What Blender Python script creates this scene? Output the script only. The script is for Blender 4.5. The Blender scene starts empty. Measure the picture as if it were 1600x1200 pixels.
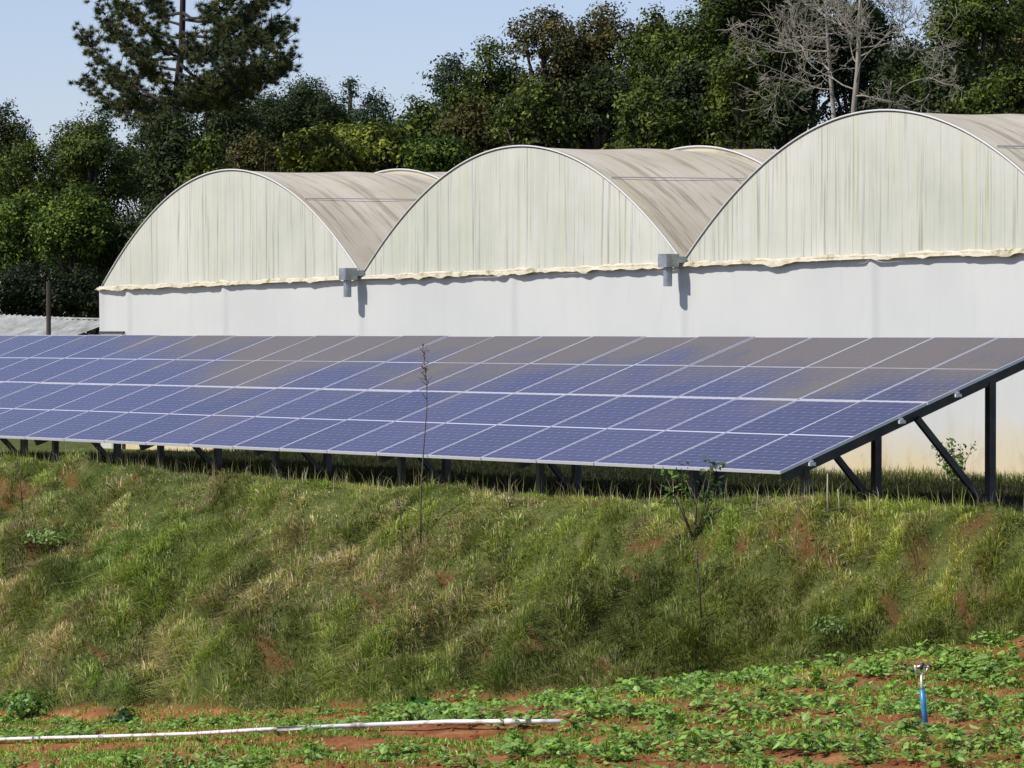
import bpy, math, random
import numpy as np
from mathutils import Vector
random.seed(7)
RS = np.random.RandomState(11)
S = bpy.context.scene
COL = S.collection

# ------------------------------------------------------------------ camera
F_PX, YAW, PITCH = 6250.0, math.radians(54.34), -0.01366
cam_d = bpy.data.cameras.new('camera')
cam_d.sensor_width = 36.0
cam_d.lens = F_PX / 1600 * 36
cam_d.clip_start, cam_d.clip_end = 0.5, 3000
cam = bpy.data.objects.new('camera', cam_d)
cam.location = (0, 0, 0)
cam.rotation_euler = (math.pi / 2 + PITCH, 0, YAW)
COL.objects.link(cam)
S.camera = cam

# ------------------------------------------------------------------ sky, sun, exposure
SUN_EL = math.radians(47)
SUN_AZ = math.radians(13)      # sun stands a little to -X of the -Y axis
w = bpy.data.worlds.new('World'); S.world = w; w.use_nodes = True
nt = w.node_tree; nt.nodes.clear()
sky = nt.nodes.new('ShaderNodeTexSky'); sky.sky_type = 'NISHITA'; sky.sun_disc = False
sky.sun_elevation = SUN_EL; sky.sun_rotation = math.pi + SUN_AZ
sky.altitude = 900; sky.air_density = 1.0; sky.dust_density = 0.6; sky.ozone_density = 3.0
hs = nt.nodes.new('ShaderNodeHueSaturation'); hs.inputs['Saturation'].default_value = 0.82
tint = nt.nodes.new('ShaderNodeMix'); tint.data_type = 'RGBA'; tint.blend_type = 'MULTIPLY'
tint.inputs[0].default_value = 1.0; tint.inputs[7].default_value = (1.02, 0.98, 1.12, 1)
bg = nt.nodes.new('ShaderNodeBackground'); bg.inputs['Strength'].default_value = 0.118
wo = nt.nodes.new('ShaderNodeOutputWorld')
nt.links.new(sky.outputs[0], hs.inputs['Color']); nt.links.new(hs.outputs[0], tint.inputs[6])
nt.links.new(tint.outputs[2], bg.inputs[0]); nt.links.new(bg.outputs[0], wo.inputs[0])
sd = bpy.data.lights.new('sun', 'SUN'); sd.energy = 4.9; sd.angle = math.radians(0.5); sd.color = (1.0, 0.96, 0.88)
sun = bpy.data.objects.new('sun', sd); COL.objects.link(sun)
sun.rotation_euler = (math.pi / 2 - SUN_EL, 0, -SUN_AZ)
S.view_settings.view_transform = 'Standard'; S.view_settings.look = 'None'
S.view_settings.gamma = 1.0; S.view_settings.exposure = 0.0
S.render.engine = 'CYCLES'
S.cycles.max_bounces = 5; S.cycles.transparent_max_bounces = 6

# ------------------------------------------------------------------ projection helpers (photo pixel -> place on a real surface)
fw = np.array([-math.sin(YAW), math.cos(YAW), 0]); rt = np.array([math.cos(YAW), math.sin(YAW), 0]); upv = np.array([0, 0, 1.])
CF = fw * math.cos(PITCH) + upv * math.sin(PITCH); CU = upv * math.cos(PITCH) - fw * math.sin(PITCH)
def ray(x, y): return CF + rt * (x - 800) / F_PX - CU * (y - 600) / F_PX
def onY(x, y, Y): r = ray(x, y); return r * Y / r[1]
def to_px(P):
    P = np.asarray(P, float); c = P @ CF
    return 800 + F_PX * (P @ rt) / c, 600 - F_PX * (P @ CU) / c, c

# ------------------------------------------------------------------ noise
def hash2(i, j, s):
    h = (i.astype(np.int64) * 374761393 + j.astype(np.int64) * 668265263 + s * 1442695041) & 0xffffffff
    h = ((h ^ (h >> 13)) * 1274126177) & 0xffffffff
    return ((h ^ (h >> 16)) & 0xffff) / 65535.0
def vnoise(x, y, s=0):
    x = np.asarray(x, float); y = np.asarray(y, float)
    i = np.floor(x); j = np.floor(y); u = x - i; v = y - j
    u = u * u * (3 - 2 * u); v = v * v * (3 - 2 * v)
    a = hash2(i, j, s); b = hash2(i + 1, j, s); c = hash2(i, j + 1, s); d = hash2(i + 1, j + 1, s)
    return (a * (1 - u) + b * u) * (1 - v) + (c * (1 - u) + d * u) * v
def fbm(x, y, s=0, o=4):
    r = 0; a = 0.5; t = 0
    for k in range(o):
        r = r + a * vnoise(x * 2 ** k, y * 2 ** k, s + k * 17); t += a; a *= 0.5
    return r / t
def sstep(a, b, x):
    t = np.clip((np.asarray(x, float) - a) / (b - a), 0, 1); return t * t * (3 - 2 * t)

# ------------------------------------------------------------------ terrain height
LIP = 27.4
def edge_y(X):
    X = np.asarray(X, float)
    e = LIP + 0.5 * (fbm(X * 0.35, X * 0 + 3.1, 5, 3) - 0.5)
    return e
def zb(X): return np.interp(X, [-300, -70, -50, -44.7, -39, -35, -31.2, -28, -22, -10, 100], [-7, -6.2, -5.25, -4.82, -4.39, -4.02, -3.56, -3.08, -2.98, -2.98, -3.0])
def bslope(X): return np.interp(X, [-60, -45, -36, -30, -22], [-0.06, -0.075, -0.07, -0.05, -0.015])
def lipz(X): return np.interp(X, [-51, -44, -38, -33.5, -29.4], [-1.91, -1.98, -1.97, -1.91, -1.89])
def gully(X, Y):
    g = 1.15 * np.exp(-((X + 41.35 - 0.25 * (Y - 25.6)) / 0.32) ** 2) * sstep(27.1, 26.2, Y) * (0.35 + 0.65 * sstep(24.4, 25.4, Y))
    g = g + 0.28 * np.exp(-((X + 42.6) / 0.35) ** 2) * sstep(26.2, 25.3, Y)
    g = g + 0.42 * np.exp(-((X + 35.9 + 0.3 * (Y - 26)) / 0.4) ** 2) * sstep(26.9, 26.2, Y)
    g = g + 0.25 * np.exp(-((X + 38.0) / 0.5) ** 2) * sstep(26.2, 25.2, Y)
    g = g + 0.5 * np.exp(-((X + 31.9 - 0.3 * (Y - 26)) / 0.35) ** 2) * sstep(26.5, 25.9, Y)
    for x0, y0, w0, dp in ((-44.6, 25.9, .35, .4), (-46.9, 25.6, .4, .4), (-39.6, 26.3, .3, .3), (-37.1, 25.6, .3, .45), (-34.4, 26.1, .28, .45), (-33.2, 25.9, .25, .35), (-30.4, 26.3, .25, .35), (-29.2, 26.5, .22, .3)):
        t = (X - x0 - 0.35 * (Y - y0)) / w0
        g = g + dp * np.where(t < 0, np.exp(-(t * 2.6) ** 2), np.exp(-(t * 0.8) ** 2)) * np.exp(-((Y - y0) / 0.7) ** 2)
    return g
def mound(X, Y):
    return (0.45 * sstep(-41.0, -40.3, X) * sstep(-36.3, -38.6, X) * sstep(27.3, 26.4, Y) + 0.34 * sstep(-35.6, -34.9, X) * sstep(-31.6, -33.0, X) * sstep(27.0, 26.2, Y) + 0.30 * sstep(-48.6, -47.6, X) * sstep(-42.6, -44.4, X) * sstep(26.9, 25.8, Y)) * sstep(23.6, 25.0, Y)
def scarp_r(X): return (sstep(-34.3, -33.6, X) * sstep(-31.4, -31.9, X) * 1.0 + sstep(-30.9, -30.5, X) * sstep(-29.0, -29.5, X) * 0.75)
def scarp_l(X): return sstep(-46.8, -47.6, X) * sstep(-58, -56, X)
def H(X, Y, detail=True):
    X = np.asarray(X, float); Y = np.asarray(Y, float)
    e = edge_y(X)
    plat = np.interp(Y, [27.3, 27.6, 28.2, 31.5, 39, 58], [0.0, -0.02, -0.17, -0.20, -0.25, -0.29]) + lipz(X) + 0.006 * (X + 42) * sstep(28, 36, Y)
    plat = plat + 0.09 * sstep(-34.6, -33.8, X) * sstep(-30.2, -31.2, X) * sstep(28.6, 27.7, Y)
    plat = plat + sstep(60, 110, Y) * (1.5 + 2.2 * sstep(-110, -70, X))
    tn = np.interp(X, [-50, -35, -28], [0.85, 0.92, 1.15])
    d = np.maximum(e - Y, 0)
    d2 = np.sqrt(d * d + 0.10) - math.sqrt(0.10)
    bank = lipz(X) - d2 * tn
    bank = bank - gully(X, Y)
    bank = bank + mound(X, Y)
    # small eroded cuts below the lip
    sr = scarp_r(X); ys = e - 0.55 + 0.25 * (vnoise(X * 1.7, X * 0, 3) - 0.5)
    bank = bank - 0.20 * sr * sstep(ys + 0.07, ys - 0.07, Y) + 0.16 * sr * sstep(ys - 0.1, ys - 1.3, Y) + 0.08 * sr * sstep(ys + 0.6, ys + 0.1, Y) * sstep(ys - 0.07, ys + 0.07, Y)
    sl = scarp_l(X); yl = e - 0.9 + 0.3 * (vnoise(X * 1.1, X * 0, 8) - 0.5)
    bank = bank + sl * 0.24 * sstep(yl - 0.06, yl + 0.06, Y) * sstep(e + .1, yl, Y)
    field = zb(X) + bslope(X) * np.clip(25 - Y, -2, 18) + 0.035 * np.sin((Y + 0.05 * X) / 1.15 * 2 * math.pi)
    k = 0.12
    dd = bank - field
    low = field + np.where(dd > 0, dd, 0) + k * np.exp(-np.abs(dd) / k) * 0.5
    z = np.where(Y > e, plat, low)
    bl = sstep(e, e + 0.5, Y)
    z = np.where(Y > e, lipz(X) * (1 - bl) + plat * bl, z)
    if detail:
        onb = sstep(e + 0.2, e - 0.7, Y) * sstep(0.02, 0.3, dd)
        onp = sstep(e - 0.2, e + 0.2, Y) * sstep(70, 60, Y)
        z = z + (0.85 * onb + 0.05 * onp) * (fbm(X * 0.8, Y * 1.0, 21, 2) - 0.5)
        z = z + (0.44 * onb + 0.05 * onp) * (fbm(X * 2.6, Y * 2.6, 31, 3) - 0.5)
        z = z + 0.05 * (1 - onb) * (1 - onp) * (fbm(X * 4, Y * 4, 41, 3) - 0.5)
    return z
def bank_mask(X, Y):
    """1 on the bank face, 0 on the field"""
    e = edge_y(X); tn = np.interp(X, [-50, -35, -28], [0.85, 0.92, 1.15])
    d = np.maximum(e - Y, 0); bank = lipz(X) - (np.sqrt(d * d + 0.1) - 0.316) * tn - gully(X, Y) + mound(X, Y)
    field = zb(X) + bslope(X) * np.clip(25 - Y, -2, 18)
    return np.where(Y > e, 1.0, sstep(-0.02, 0.18, bank - field + 0.16 * (fbm(X * 1.5, Y * 1.5, 77, 3) - 0.5)))
def hit(x, y, y0=8.0, y1=60.0):
    r = ray(x, y); Ys = np.linspace(y0, y1, 5200); P = r[None, :] * (Ys / r[1])[:, None]
    g = H(P[:, 0], P[:, 1]); below = np.where(P[:, 2] < g)[0]
    i = below[0] if len(below) else len(Ys) - 1
    return np.array([P[i, 0], P[i, 1], g[i]])

# ------------------------------------------------------------------ object helpers
def tag(o, label=None, cat=None, group=None, kind=None):
    if label: o['label'] = label
    if cat: o['category'] = cat
    if group: o['group'] = group
    if kind: o['kind'] = kind
    return o
def empty(name, loc, label, cat, group=None, rz=0):
    o = bpy.data.objects.new(name, None); COL.objects.link(o); o.empty_display_size = 0.3
    o.location = tuple(float(v) for v in loc); o.rotation_euler = (0, 0, rz)
    return tag(o, label, cat, group)
def link(name, me, mat, parent=None):
    o = bpy.data.objects.new(name, me); COL.objects.link(o)
    if mat and not me.materials: me.materials.append(mat)
    if parent: o.parent = parent
    return o
def np_mesh(name, V, Fc, mat, parent=None, col=None, smooth=False, off=None):
    """V (N,3); Fc list of arrays (m,k); col (N,3) point colour"""
    V = np.asarray(V, np.float32)
    if parent is not None and off is None: V = V - np.array(parent.location, np.float32)
    if not isinstance(Fc, list): Fc = [Fc]
    me = bpy.data.meshes.new(name)
    me.vertices.add(len(V)); me.vertices.foreach_set('co', V.ravel())
    loops = np.concatenate([f.ravel() for f in Fc]).astype(np.int32)
    tot = np.concatenate([np.full(len(f), f.shape[1]) for f in Fc]).astype(np.int32)
    st = np.concatenate([[0], np.cumsum(tot)[:-1]]).astype(np.int32)
    me.loops.add(len(loops)); me.loops.foreach_set('vertex_index', loops)
    me.polygons.add(len(tot)); me.polygons.foreach_set('loop_start', st); me.polygons.foreach_set('loop_total', tot)
    me.update(calc_edges=True); me.validate()
    if smooth: me.polygons.foreach_set('use_smooth', np.ones(len(me.polygons), bool))
    if col is not None:
        a = me.color_attributes.new('tint', 'FLOAT_COLOR', 'POINT')
        c = np.ones((len(V), 4), np.float32); c[:, :3] = col; a.data.foreach_set('color', c.ravel())
    return link(name, me, mat, parent)
class MB:
    def __init__(s): s.v = []; s.f = []
    def add(s, vs, fs):
        n = len(s.v); s.v += [tuple(map(float, p)) for p in vs]; s.f += [tuple(i + n for i in q) for q in fs]; return s
    def box(s, a, b):
        x0, y0, z0 = a; x1, y1, z1 = b
        return s.add([(x0, y0, z0), (x1, y0, z0), (x1, y1, z0), (x0, y1, z0), (x0, y0, z1), (x1, y0, z1), (x1, y1, z1), (x0, y1, z1)],
                     [(3, 2, 1, 0), (4, 5, 6, 7), (0, 1, 5, 4), (1, 2, 6, 5), (2, 3, 7, 6), (3, 0, 4, 7)])
    def bar(s, p, q, wx, wz, up=(0, 0, 1)):
        """rectangular bar from p to q"""
        p = Vector(p); q = Vector(q); d = (q - p).normalized(); u = Vector(up)
        a = d.cross(u)
        if a.length < 1e-4: a = d.cross(Vector((1, 0, 0)))
        a.normalize(); b = a.cross(d).normalized(); a = a * wx / 2; b = b * wz / 2
        vs = [p - a - b, p + a - b, p + a + b, p - a + b, q - a - b, q + a - b, q + a + b, q - a + b]
        return s.add(vs, [(0, 1, 2, 3), (7, 6, 5, 4), (0, 4, 5, 1), (1, 5, 6, 2), (2, 6, 7, 3), (3, 7, 4, 0)])
    def tube(s, pts, rs, n=8, cap=True):
        pts = [Vector(tuple(map(float, p))) for p in pts]
        if not hasattr(rs, '__len__'): rs = [rs] * len(pts)
        base = len(s.v); ref = Vector((0.3, 0.2, 1)).normalized()
        for i, p in enumerate(pts):
            t = (pts[min(i + 1, len(pts) - 1)] - pts[max(i - 1, 0)]).normalized()
            a = t.cross(ref)
            if a.length < 1e-3: a = t.cross(Vector((1, 0, 0)))
            a.normalize(); b = t.cross(a)
            for k in range(n):
                an = 2 * math.pi * k / n
                s.v.append(tuple(p + (a * math.cos(an) + b * math.sin(an)) * rs[i]))
        for i in range(len(pts) - 1):
            for k in range(n):
                k2 = (k + 1) % n
                s.f.append((base + i * n + k, base + i * n + k2, base + (i + 1) * n + k2, base + (i + 1) * n + k))
        if cap:
            s.f.append(tuple(base + k for k in range(n))[::-1]); s.f.append(tuple(base + (len(pts) - 1) * n + k for k in range(n)))
        return s
    def build(s, name, mat, parent=None, smooth=False, local=False):
        off = Vector(parent.location) if (parent is not None and not local) else Vector((0, 0, 0))
        me = bpy.data.meshes.new(name)
        me.from_pydata([tuple(Vector(v) - off) for v in s.v], [], s.f); me.update()
        if smooth: me.polygons.foreach_set('use_smooth', [True] * len(me.polygons))
        return link(name, me, mat, parent)
def copy_tree(o, parent=None):
    c = o.copy(); COL.objects.link(c); c.parent = parent
    for ch in list(o.children): copy_tree(ch, c)
    return c

# ------------------------------------------------------------------ materials
def mat(name, base=(0.5, 0.5, 0.5), rough=0.7, metal=0.0, spec=0.5, transl=0.0):
    m = bpy.data.materials.new(name); m.use_nodes = True
    b = m.node_tree.nodes['Principled BSDF']
    b.inputs['Base Color'].default_value = (*base, 1); b.inputs['Roughness'].default_value = rough
    b.inputs['Metallic'].default_value = metal; b.inputs['Specular IOR Level'].default_value = spec
    return m
def N(m, t, **kw):
    n = m.node_tree.nodes.new(t)
    for k, v in kw.items(): setattr(n, k, v)
    return n
def L(m, a, b): m.node_tree.links.new(a, b)
def ramp(m, fac, stops):
    r = N(m, 'ShaderNodeValToRGB'); e = r.color_ramp.elements
    e[0].position, e[0].color = stops[0][0], (*stops[0][1], 1); e[1].position, e[1].color = stops[-1][0], (*stops[-1][1], 1)
    for p, c in stops[1:-1]:
        x = e.new(p); x.color = (*c, 1)
    L(m, fac, r.inputs[0]); return r.outputs[0]
def noise(m, scale, detail=4, rough=0.55, vec=None, sc=None, coord='Object'):
    n = N(m, 'ShaderNodeTexNoise'); n.inputs['Scale'].default_value = scale; n.inputs['Detail'].default_value = detail; n.inputs['Roughness'].default_value = rough
    tc = N(m, 'ShaderNodeTexCoord'); mp = N(m, 'ShaderNodeMapping')
    if coord == 'World':
        g = N(m, 'ShaderNodeNewGeometry'); L(m, g.outputs['Position'], mp.inputs[0])
    else: L(m, tc.outputs[coord], mp.inputs[0])
    if sc: mp.inputs['Scale'].default_value = sc
    L(m, mp.outputs[0], n.inputs['Vector']); return n.outputs['Fac']
def mix(m, fac, a, b, mode='MIX'):
    n = N(m, 'ShaderNodeMix', data_type='RGBA', blend_type=mode)
    for sock, v in ((n.inputs[0], fac), (n.inputs[6], a), (n.inputs[7], b)):
        if isinstance(v, (int, float)): sock.default_value = v
        elif isinstance(v, tuple): sock.default_value = (*v, 1)
        else: L(m, v, sock)
    return n.outputs[2]
def math_(m, op, a, b=None, c=None, clamp=False):
    n = N(m, 'ShaderNodeMath', operation=op); n.use_clamp = clamp
    for i, v in enumerate((a, b, c)):
        if v is None: continue
        if isinstance(v, (int, float)): n.inputs[i].default_value = v
        else: L(m, v, n.inputs[i])
    return n.outputs[0]
def bump(m, fac, strength=0.3, dist=0.02):
    b = N(m, 'ShaderNodeBump'); b.inputs['Strength'].default_value = strength; b.inputs['Distance'].default_value = dist
    L(m, fac, b.inputs['Height']); L(m, b.outputs[0], m.node_tree.nodes['Principled BSDF'].inputs['Normal'])
def setbase(m, sock): L(m, sock, m.node_tree.nodes['Principled BSDF'].inputs['Base Color'])
def leafmat(name, gain=1.0, transl=0.25, spec=0.25, rough=0.6):
    m = mat(name, rough=rough, spec=spec)
    a = N(m, 'ShaderNodeAttribute'); a.attribute_name = 'tint'
    c = mix(m, 1.0, a.outputs['Color'], (gain, gain, gain), 'MULTIPLY')
    setbase(m, c)
    tr = N(m, 'ShaderNodeBsdfTranslucent'); c2 = mix(m, 1.0, c, (1.0, 1.15, 0.5), 'MULTIPLY'); L(m, c2, tr.inputs[0])
    mx = N(m, 'ShaderNodeMixShader'); mx.inputs[0].default_value = transl
    out = m.node_tree.nodes['Material Output']
    L(m, m.node_tree.nodes['Principled BSDF'].outputs[0], mx.inputs[1]); L(m, tr.outputs[0], mx.inputs[2]); L(m, mx.outputs[0], out.inputs[0])
    return m
M = {}
M['leaf'] = leafmat('tree_leaves', 1.08, 0.15, 0.14, 0.55)
M['needle'] = leafmat('pine_needles', 1.0, 0.1, 0.3, 0.5)
M['grass'] = leafmat('grass_blades', 1.0, 0.25, 0.3, 0.6)
M['crop'] = leafmat('crop_leaves', 1.0, 0.3, 0.4, 0.45)
m = M['bark'] = mat('dark_bark', rough=0.9); setbase(m, ramp(m, noise(m, 3, 5, sc=(1, 1, 0.25)), [(0.3, (0.03, 0.022, 0.016)), (0.7, (0.10, 0.075, 0.055))]))
m = M['pale_bark'] = mat('pale_bark', rough=0.85); setbase(m, ramp(m, noise(m, 4, 5, sc=(1, 1, 0.3)), [(0.3, (0.16, 0.14, 0.105)), (0.7, (0.36, 0.33, 0.26))]))
m = M['dry_stem'] = mat('dry_stem', (0.10, 0.075, 0.05), 0.8)
m = M['pale_stem'] = mat('pale_dry_stem', (0.42, 0.36, 0.27), 0.8)
m = M['gable'] = mat('gable_film', rough=0.55, spec=0.3)
n1 = noise(m, 1.0, 4, 0.6, sc=(7.0, 1, 0.16), coord='World'); n2 = noise(m, 1.0, 5, 0.65, sc=(19, 1, 0.35), coord='World'); n3 = noise(m, 0.45, 4, 0.6, coord='World')
c = ramp(m, n3, [(0.3, (0.47, 0.485, 0.41)), (0.65, (0.60, 0.595, 0.53))])
s1 = ramp(m, n2, [(0.515, (0, 0, 0)), (0.60, (1, 1, 1))]); s2 = ramp(m, n1, [(0.44, (0.15, 0.15, 0.15)), (0.56, (1, 1, 1))])
c = mix(m, math_(m, 'MULTIPLY', math_(m, 'MULTIPLY', s1, s2), 0.8), c, (0.27, 0.28, 0.20))
s3 = ramp(m, noise(m, 1.0, 3, 0.5, sc=(9.5, 1, 0.2), coord='World'), [(0.56, (0, 0, 0)), (0.66, (1, 1, 1))])
c = mix(m, math_(m, 'MULTIPLY', s3, 0.45), c, (0.52, 0.53, 0.33)); setbase(m, c)
bump(m, noise(m, 1.0, 3, 0.5, sc=(5, 1, 0.25), coord='World'), 0.8, 0.06)
m = M['wall'] = mat('white_wall_film', rough=0.45, spec=0.4)
g = N(m, 'ShaderNodeNewGeometry'); sp = N(m, 'ShaderNodeSeparateXYZ'); L(m, g.outputs['Position'], sp.inputs[0])
c = ramp(m, noise(m, 0.5, 3, coord='World'), [(0.3, (0.53, 0.535, 0.52)), (0.7, (0.59, 0.59, 0.565))])
h = math_(m, 'ADD', sp.outputs[2], math_(m, 'MULTIPLY', noise(m, 1.1, 4, sc=(1, 1, 0.7), coord='World'), 1.1))
fz = N(m, 'ShaderNodeMapRange'); L(m, h, fz.inputs[0]); fz.inputs[1].default_value = -0.75; fz.inputs[2].default_value = -1.65
c = mix(m, math_(m, 'MULTIPLY', fz.outputs[0], 0.85), c, (0.66, 0.52, 0.27))
sp_ = ramp(m, noise(m, 2.6, 8, 0.75, sc=(1, 1, 0.6), coord='World'), [(0.52, (0, 0, 0)), (0.68, (1, 1, 1))])
c = mix(m, math_(m, 'MULTIPLY', math_(m, 'MULTIPLY', sp_, fz.outputs[0]), 0.6), c, (0.34, 0.22, 0.10))
c = mix(m, math_(m, 'MULTIPLY', ramp(m, noise(m, 1.0, 6, 0.7, sc=(5, 1, 0.5), coord='World'), [(0.55, (0, 0, 0)), (0.75, (1, 1, 1))]), 0.22), c, (0.36, 0.36, 0.30)); setbase(m, c)
bump(m, noise(m, 1.0, 3, 0.5, sc=(2.2, 1, 0.5), coord='World'), 0.25, 0.05)
m = M['roof'] = mat('roof_film', rough=0.6, spec=0.2)
c = ramp(m, noise(m, 0.6, 5, 0.6, coord='World'), [(0.3, (0.44, 0.395, 0.30)), (0.7, (0.59, 0.54, 0.44))])
st = noise(m, 1.0, 5, 0.65, sc=(0.5, 6.5, 0.5), coord='World')
c = mix(m, math_(m, 'MULTIPLY', ramp(m, st, [(0.50, (0, 0, 0)), (0.62, (1, 1, 1))]), 0.72), c, (0.29, 0.25, 0.17))
c = mix(m, math_(m, 'MULTIPLY', ramp(m, noise(m, 1.0, 3, 0.5, sc=(0.4, 2.2, 0.4), coord='World'), [(0.52, (0, 0, 0)), (0.66, (1, 1, 1))]), 0.35), c, (0.50, 0.44, 0.26))
setbase(m, c); bump(m, st, 0.25, 0.03)
m = M['rim'] = mat('pale_rim', (0.58, 0.58, 0.56), 0.5)
m = M['roll'] = mat('cream_rolled_film', rough=0.6)
c = ramp(m, noise(m, 3.5, 5, 0.65, coord='World'), [(0.36, (0.28, 0.25, 0.12)), (0.46, (0.52, 0.47, 0.34)), (0.7, (0.66, 0.60, 0.47))]); setbase(m, c)
bump(m, noise(m, 22, 4, coord='World'), 0.6, 0.03)
m = M['galv'] = mat('galvanised_sheet', rough=0.42, metal=0.55)
setbase(m, ramp(m, noise(m, 5, 4), [(0.35, (0.22, 0.25, 0.27)), (0.65, (0.40, 0.44, 0.48))]))
m = M['dark_metal'] = mat('dark_steel', rough=0.5, metal=0.3); setbase(m, ramp(m, noise(m, 4, 4), [(0.3, (0.035, 0.036, 0.036)), (0.7, (0.085, 0.08, 0.072))]))
m = M['alu'] = mat('aluminium_frame', (0.74, 0.75, 0.80), 0.35, 0.25)
m = M['alu_dull'] = mat('dull_aluminium', (0.42, 0.42, 0.40), 0.5, 0.4)
m = M['back'] = mat('white_backsheet', (0.5, 0.5, 0.5), 0.6)
m = M['corr'] = mat('corrugated_roof', rough=0.5); setbase(m, ramp(m, noise(m, 2.5, 5, 0.6), [(0.35, (0.26, 0.26, 0.23)), (0.65, (0.46, 0.46, 0.44))]))
m = M['pipe'] = mat('white_pipe', rough=0.4); setbase(m, ramp(m, noise(m, 5, 4), [(0.38, (0.42, 0.38, 0.32)), (0.5, (0.78, 0.78, 0.77))]))
m = M['blue'] = mat('blue_plastic', rough=0.35); setbase(m, ramp(m, noise(m, 14, 4), [(0.35, (0.025, 0.16, 0.36)), (0.6, (0.03, 0.25, 0.58))]))
m = M['sprk'] = mat('sprinkler_metal', (0.5, 0.49, 0.44), 0.4, 0.5)
m = M['black'] = mat('black_plastic', (0.03, 0.03, 0.035), 0.4)

# ground
m = M['ground'] = mat('ground', rough=0.95, spec=0.1)
a = N(m, 'ShaderNodeAttribute'); a.attribute_name = 'tint'; sp = N(m, 'ShaderNodeSeparateColor'); L(m, a.outputs['Color'], sp.inputs[0])
soil = ramp(m, noise(m, 2.2, 8, 0.7), [(0.3, (0.14, 0.050, 0.020)), (0.5, (0.30, 0.118, 0.046)), (0.72, (0.48, 0.235, 0.11))])
under = ramp(m, noise(m, 3.0, 8, 0.7), [(0.3, (0.045, 0.065, 0.014)), (0.55, (0.11, 0.13, 0.035)), (0.75, (0.24, 0.21, 0.10))])
soil = mix(m, sp.outputs[1], soil, mix(m, 0.75, soil, (0.11, 0.045, 0.025)))
c = mix(m, sp.outputs[0], under, soil); setbase(m, c)
bump(m, noise(m, 9, 8, 0.7), 0.9, 0.08)

# photovoltaic glass
W_, L_ = 1.134, 2.278
m = M['pv'] = mat('solar_cells', rough=0.14, spec=0.38)
tc = N(m, 'ShaderNodeTexCoord'); sp = N(m, 'ShaderNodeSeparateXYZ'); L(m, tc.outputs['Object'], sp.inputs[0])
def lines(sock, start, pitch, halfw):
    t = math_(m, 'DIVIDE', math_(m, 'SUBTRACT', sock, start), pitch)
    fr = math_(m, 'FRACT', t); d = math_(m, 'MINIMUM', fr, math_(m, 'SUBTRACT', 1.0, fr))
    return math_(m, 'LESS_THAN', d, halfw / pitch), d
lx, _ = lines(sp.outputs[0], 0.03, (W_ - 0.06) / 6, 0.003)
ly, _ = lines(sp.outputs[1], 0.03, (L_ - 0.06) / 24, 0.0045)
mid = math_(m, 'LESS_THAN', math_(m, 'ABSOLUTE', math_(m, 'SUBTRACT', sp.outputs[1], L_ / 2)), 0.015)
_, dx = lines(sp.outputs[0], 0.03, (W_ - 0.06) / 6, 0.003)
_, dy = lines(sp.outputs[1], 0.03, (L_ - 0.06) / 12, 0.003)
corner = math_(m, 'LESS_THAN', math_(m, 'ADD', dx, dy), 0.12)
oi = N(m, 'ShaderNodeObjectInfo')
cell = mix(m, ramp(m, noise(m, 6, 3, coord='World'), [(0.4, (0, 0, 0)), (0.6, (1, 1, 1))]), (0.022, 0.027, 0.075), (0.032, 0.036, 0.105))
cell = mix(m, math_(m, 'MULTIPLY', oi.outputs['Random'], 0.5), cell, (0.065, 0.065, 0.15))
fine = math_(m, 'MAXIMUM', lx, ly)
c = mix(m, math_(m, 'MULTIPLY', fine, 0.24), cell, (0.45, 0.46, 0.56)); c = mix(m, math_(m, 'MULTIPLY', corner, 0.24), c, (0.50, 0.50, 0.60)); c = mix(m, mid, c, (0.66, 0.66, 0.76))
# brown grey tone mixed over the cells, uneven, stronger on the upper row
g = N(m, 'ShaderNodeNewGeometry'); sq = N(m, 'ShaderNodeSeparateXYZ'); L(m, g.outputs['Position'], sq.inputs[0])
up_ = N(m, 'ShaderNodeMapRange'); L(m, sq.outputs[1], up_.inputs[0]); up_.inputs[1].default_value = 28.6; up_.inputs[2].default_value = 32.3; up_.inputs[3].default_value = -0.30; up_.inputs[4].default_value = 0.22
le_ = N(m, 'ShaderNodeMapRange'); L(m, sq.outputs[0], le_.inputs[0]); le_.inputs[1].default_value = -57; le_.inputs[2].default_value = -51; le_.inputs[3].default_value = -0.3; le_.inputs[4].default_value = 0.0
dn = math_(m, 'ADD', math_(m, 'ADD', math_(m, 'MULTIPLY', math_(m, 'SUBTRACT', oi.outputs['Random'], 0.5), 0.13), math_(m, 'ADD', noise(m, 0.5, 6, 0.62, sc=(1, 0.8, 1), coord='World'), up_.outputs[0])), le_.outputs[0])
brown_tone = ramp(m, dn, [(0.37, (0.0, 0.0, 0.0)), (0.64, (1, 1, 1))])
c = mix(m, math_(m, 'MULTIPLY', brown_tone, 0.70), c, (0.165, 0.135, 0.075))
c = mix(m, 0.10, c, (0.30, 0.28, 0.30)); setbase(m, c)
L(m, math_(m, 'ADD', 0.16, math_(m, 'MULTIPLY', brown_tone, 0.22)), m.node_tree.nodes['Principled BSDF'].inputs['Roughness'])

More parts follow.
